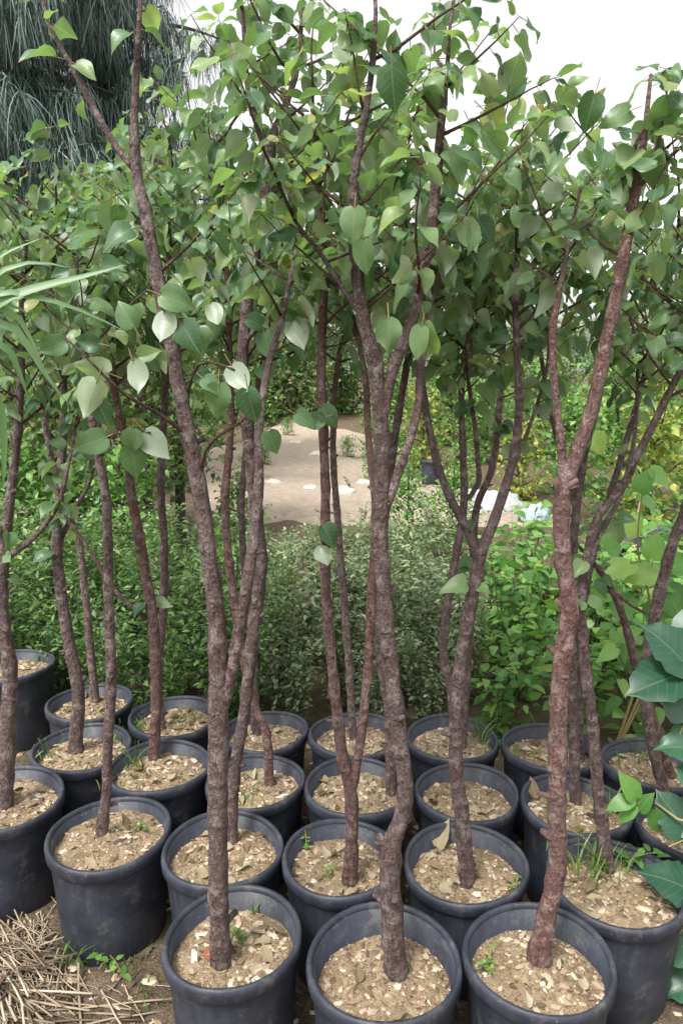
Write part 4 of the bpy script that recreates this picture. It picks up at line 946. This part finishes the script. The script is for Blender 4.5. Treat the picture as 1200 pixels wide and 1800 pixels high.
weed_pot(10, 760, 1425, 'low green weed in the pot behind the propped leaf', 'sprig', .03, 14, 20, sp=.02)
weed_pot(8, 905, 1560, 'low yellow-green weed in the pot with the propped leaf', 'sprig', .025, 21, 21, sp=.02)
weed_pot(6, 850, 1690, 'low grey-green weed on the bare sand', 'sprig', .03, 28, 22, sp=.025)
weed_pot(22, 1120, 1330, 'tangled dry grass at the foot of the orange-red stem', 'grass', .09, 26, 23, sp=.04)
for i, (px, py, kind, h, n, lab) in enumerate([(150, 1675, 'grass', .10, 60, 'green grass tuft against the foot of the dusty bluish pot'), (178, 1668, 'sprig', .07, 63, 'leafy clover-like weed against the foot of the dusty bluish pot'), (232, 1690, 'grass', .05, 16, 'small grass tuft on bare earth near the rust-leaf pot'), (1072, 1668, 'sprig', .16, 28, 'small-leaved weed standing between the bare sand pot and the grassy pot'), (40, 1600, 'grass', .05, 14, 'thin weed in the gap between straw and pot'), (250, 1760, 'grass', .05, 20, 'low grass on bare earth in front of the straw')]):
    c = on_z(px, py, .0); weed(c.x, c.y, ground_z(c.x, c.y), lab, kind, h, n, 60 + i, sp=.035)

# ---- straw by the front pots
c0 = on_z(35, 1690, 0); root = empty('straw_pile', (c0.x, c0.y, 0), 'heap of dry pale straw stalks on the ground beside the pots', 'straw')
def stalk(L, w, rr):
    pts = [Vector((L * (t - .5), rr.uniform(-.01, .01), rr.uniform(-.004, .006))) for t in (0, .25, .5, .75, 1)]; V, F = [], []
    for i, p in enumerate(pts):
        for k in range(4): V.append((p.x, p.y + w * math.cos(k * 1.57), p.z + .6 * w * math.sin(k * 1.57)))
        if i:
            for k in range(4): F.append(((i - 1) * 4 + k, (i - 1) * 4 + (k + 1) % 4, i * 4 + (k + 1) % 4, i * 4 + k))
    return V, F + [(0, 1, 2, 3), (16, 17, 18, 19)]
SM = []; SPR = []
for i in range(5):
    V, F = stalk(1, .010, random.Random(i)); me = mesh_np('straw_stalk', V, F, ['straw']); SM.append(me); SPR.append(Proto(V, F, [(0, 0)] * len(V)))
def clear_of_pots(x, y, m=.0): return all((POT[k]['c'].x - x) ** 2 + (POT[k]['c'].y - y) ** 2 > (POT[k]['rad'] * .9 + m) ** 2 for k in POT)
Ms, wh = [], []; made = 0
for i in range(900):
    x, y = c0.x + rr.gauss(-.05, .16), c0.y + rr.gauss(-.02, .10); L = rr.choice((.05, .08, .12, .2, .3)) * rr.uniform(.8, 1.2)
    if not clear_of_pots(x, y, L * .32): continue
    h = .045 * math.exp(-((x - c0.x + .08) ** 2 / .03 + (y - c0.y) ** 2 / .015)); z = max(ground_z(x, y), -.01) + .006 + h * rr.random()
    M = Matrix.Translation((x, y, z)) @ Matrix.Rotation(rr.gauss(-.6, .6), 4, 'Z') @ Matrix.Rotation(rr.gauss(0, .08), 4, 'Y') @ Matrix.Diagonal((L, L * .8 + .08, L * .8 + .08, 1))
    if made < 110: o = obj('straw_stalk', SM[i % 5], root); M.translation -= Vector((c0.x, c0.y, 0)); o.matrix_basis = M; made += 1
    else: Ms.append(np.array(Matrix.Translation((-c0.x, -c0.y, 0)) @ M)); wh.append(i % 5)
if Ms: tag(obj('chaff', joined('chaff', SPR, wh, Ms, ['straw']), root), kind='stuff')
# loose litter over the near ground
Ms, wh = [], []
for i in range(4200):
    x, y = rr.uniform(-1.3, 1.3), rr.uniform(.75, 2.7)
    if not clear_of_pots(x, y): continue
    s = rr.choice((.004, .006, .008, .012)) * rr.uniform(.6, 1.4)
    Ms.append(np.array(Matrix.Translation((x, y, ground_z(x, y) + s * .2)) @ Matrix.Rotation(rr.uniform(0, 6.3), 4, 'Z') @ Matrix.Diagonal((s * rr.uniform(.6, 2.4), s, s * .4, 1)))); wh.append(i % 2)
tag(obj('ground_litter', joined('ground_litter', CHIPP, wh, Ms, ['chips'], False)), 'brown crumbs and chips littering the bare earth between pots', 'litter', None, 'stuff')
for i in range(26):
    for _ in range(30):
        x, y = rr.uniform(-1.0, .1), rr.uniform(.95, 1.6)
        if clear_of_pots(x, y, .03): break
    else: continue
    o = obj('dry_leaf', DRYM[rr.randrange(4)]); o.matrix_basis = frame((x, y, ground_z(x, y) + .006), Vector((rr.uniform(-1, 1), rr.uniform(-1, 1), 0)), Vector((rr.gauss(0, .25), rr.gauss(0, .25), 1)), rr.uniform(.03, .06))
    tag(o, 'dry brown leaf lying on bare earth in front of the pots', 'dry leaf', 'dry leaves on the ground')

# ---- things around the sandy path
def lump(name, px, py, sx, sy, sz, mat, label, cat, seed, group=None):
    rr = random.Random(seed); c = on_z(px, py, .02); n, mm = 18, 10; V, F = [], []
    for j in range(mm + 1):
        th = math.pi * j / mm
        for k in range(n):
            a = 2 * math.pi * k / n; q = Vector((math.sin(th) * math.cos(a), math.sin(th) * math.sin(a), math.cos(th))); w = 1 + .28 * noise.fractal(q * 1.6 + Vector((seed, 0, 0)), .6, 2, 3)
            V.append((q.x * sx * w, q.y * sy * w, max(-.25, q.z) * sz * w + sz * .2))
    for j in range(mm):
        for k in range(n): F.append((j * n + k, j * n + (k + 1) % n, (j + 1) * n + (k + 1) % n, (j + 1) * n + k))
    tag(obj(name, mesh_np(name, V, F, [mat]), None, (c.x, c.y, ground_z(c.x, c.y) + .01)), label, cat, group)
lump('sack', 172, 893, .26, .18, .16, 'sack', 'crumpled white sack lying behind the dark fine-leaved shrubs', 'sack', 1)
lump('sack', 862, 897, .34, .2, .20, 'sack', 'crumpled white sack at the end of the sandy path', 'sack', 2)
lump('sack', 938, 915, .17, .14, .13, 'blue_sack', 'pale blue plastic bag beside the white sack on the path', 'bag', 3)
for i, (px, py, s) in enumerate([(600, 868, .16), (560, 800, .16), (640, 850, .12), (480, 850, .11), (520, 780, .14), (700, 860, .14), (420, 830, .11), (545, 860, .10), (575, 830, .12)]):
    lump('rock', px, py, s, s * .8, s * .5, 'rock', 'pale rough stone lying on the sandy path', 'stone', 10 + i, 'stones on the path')
for k, px, py, w, lab in [(31, 1090, 950, 80, 'far black pot with a stick, behind the bright green plants'), (32, 1165, 940, 86, 'far black pot under the yellow-green bush'), (33, 757, 808, 36, 'small black pot at the edge of the sandy path'), (34, 45, 820, 40, 'small black pot under the young trees')]:
    c = on_z(px, py, .33); build_pot(k, px, py, c, w / 2 * (c - CAM).dot(FWD) / FPX, lab, .33, group='far black pots')
P = POT[31]; tag(tube('stick', [(P['c'] + Vector((.05, 0, -.08)), .008), (P['c'] + Vector((.09, 0, .12)), .007), (P['c'] + Vector((.14, .02, .36)), .005)], 'straw', 6, .1, .05), 'thin pale stick leaning out of a far black pot', 'stick')
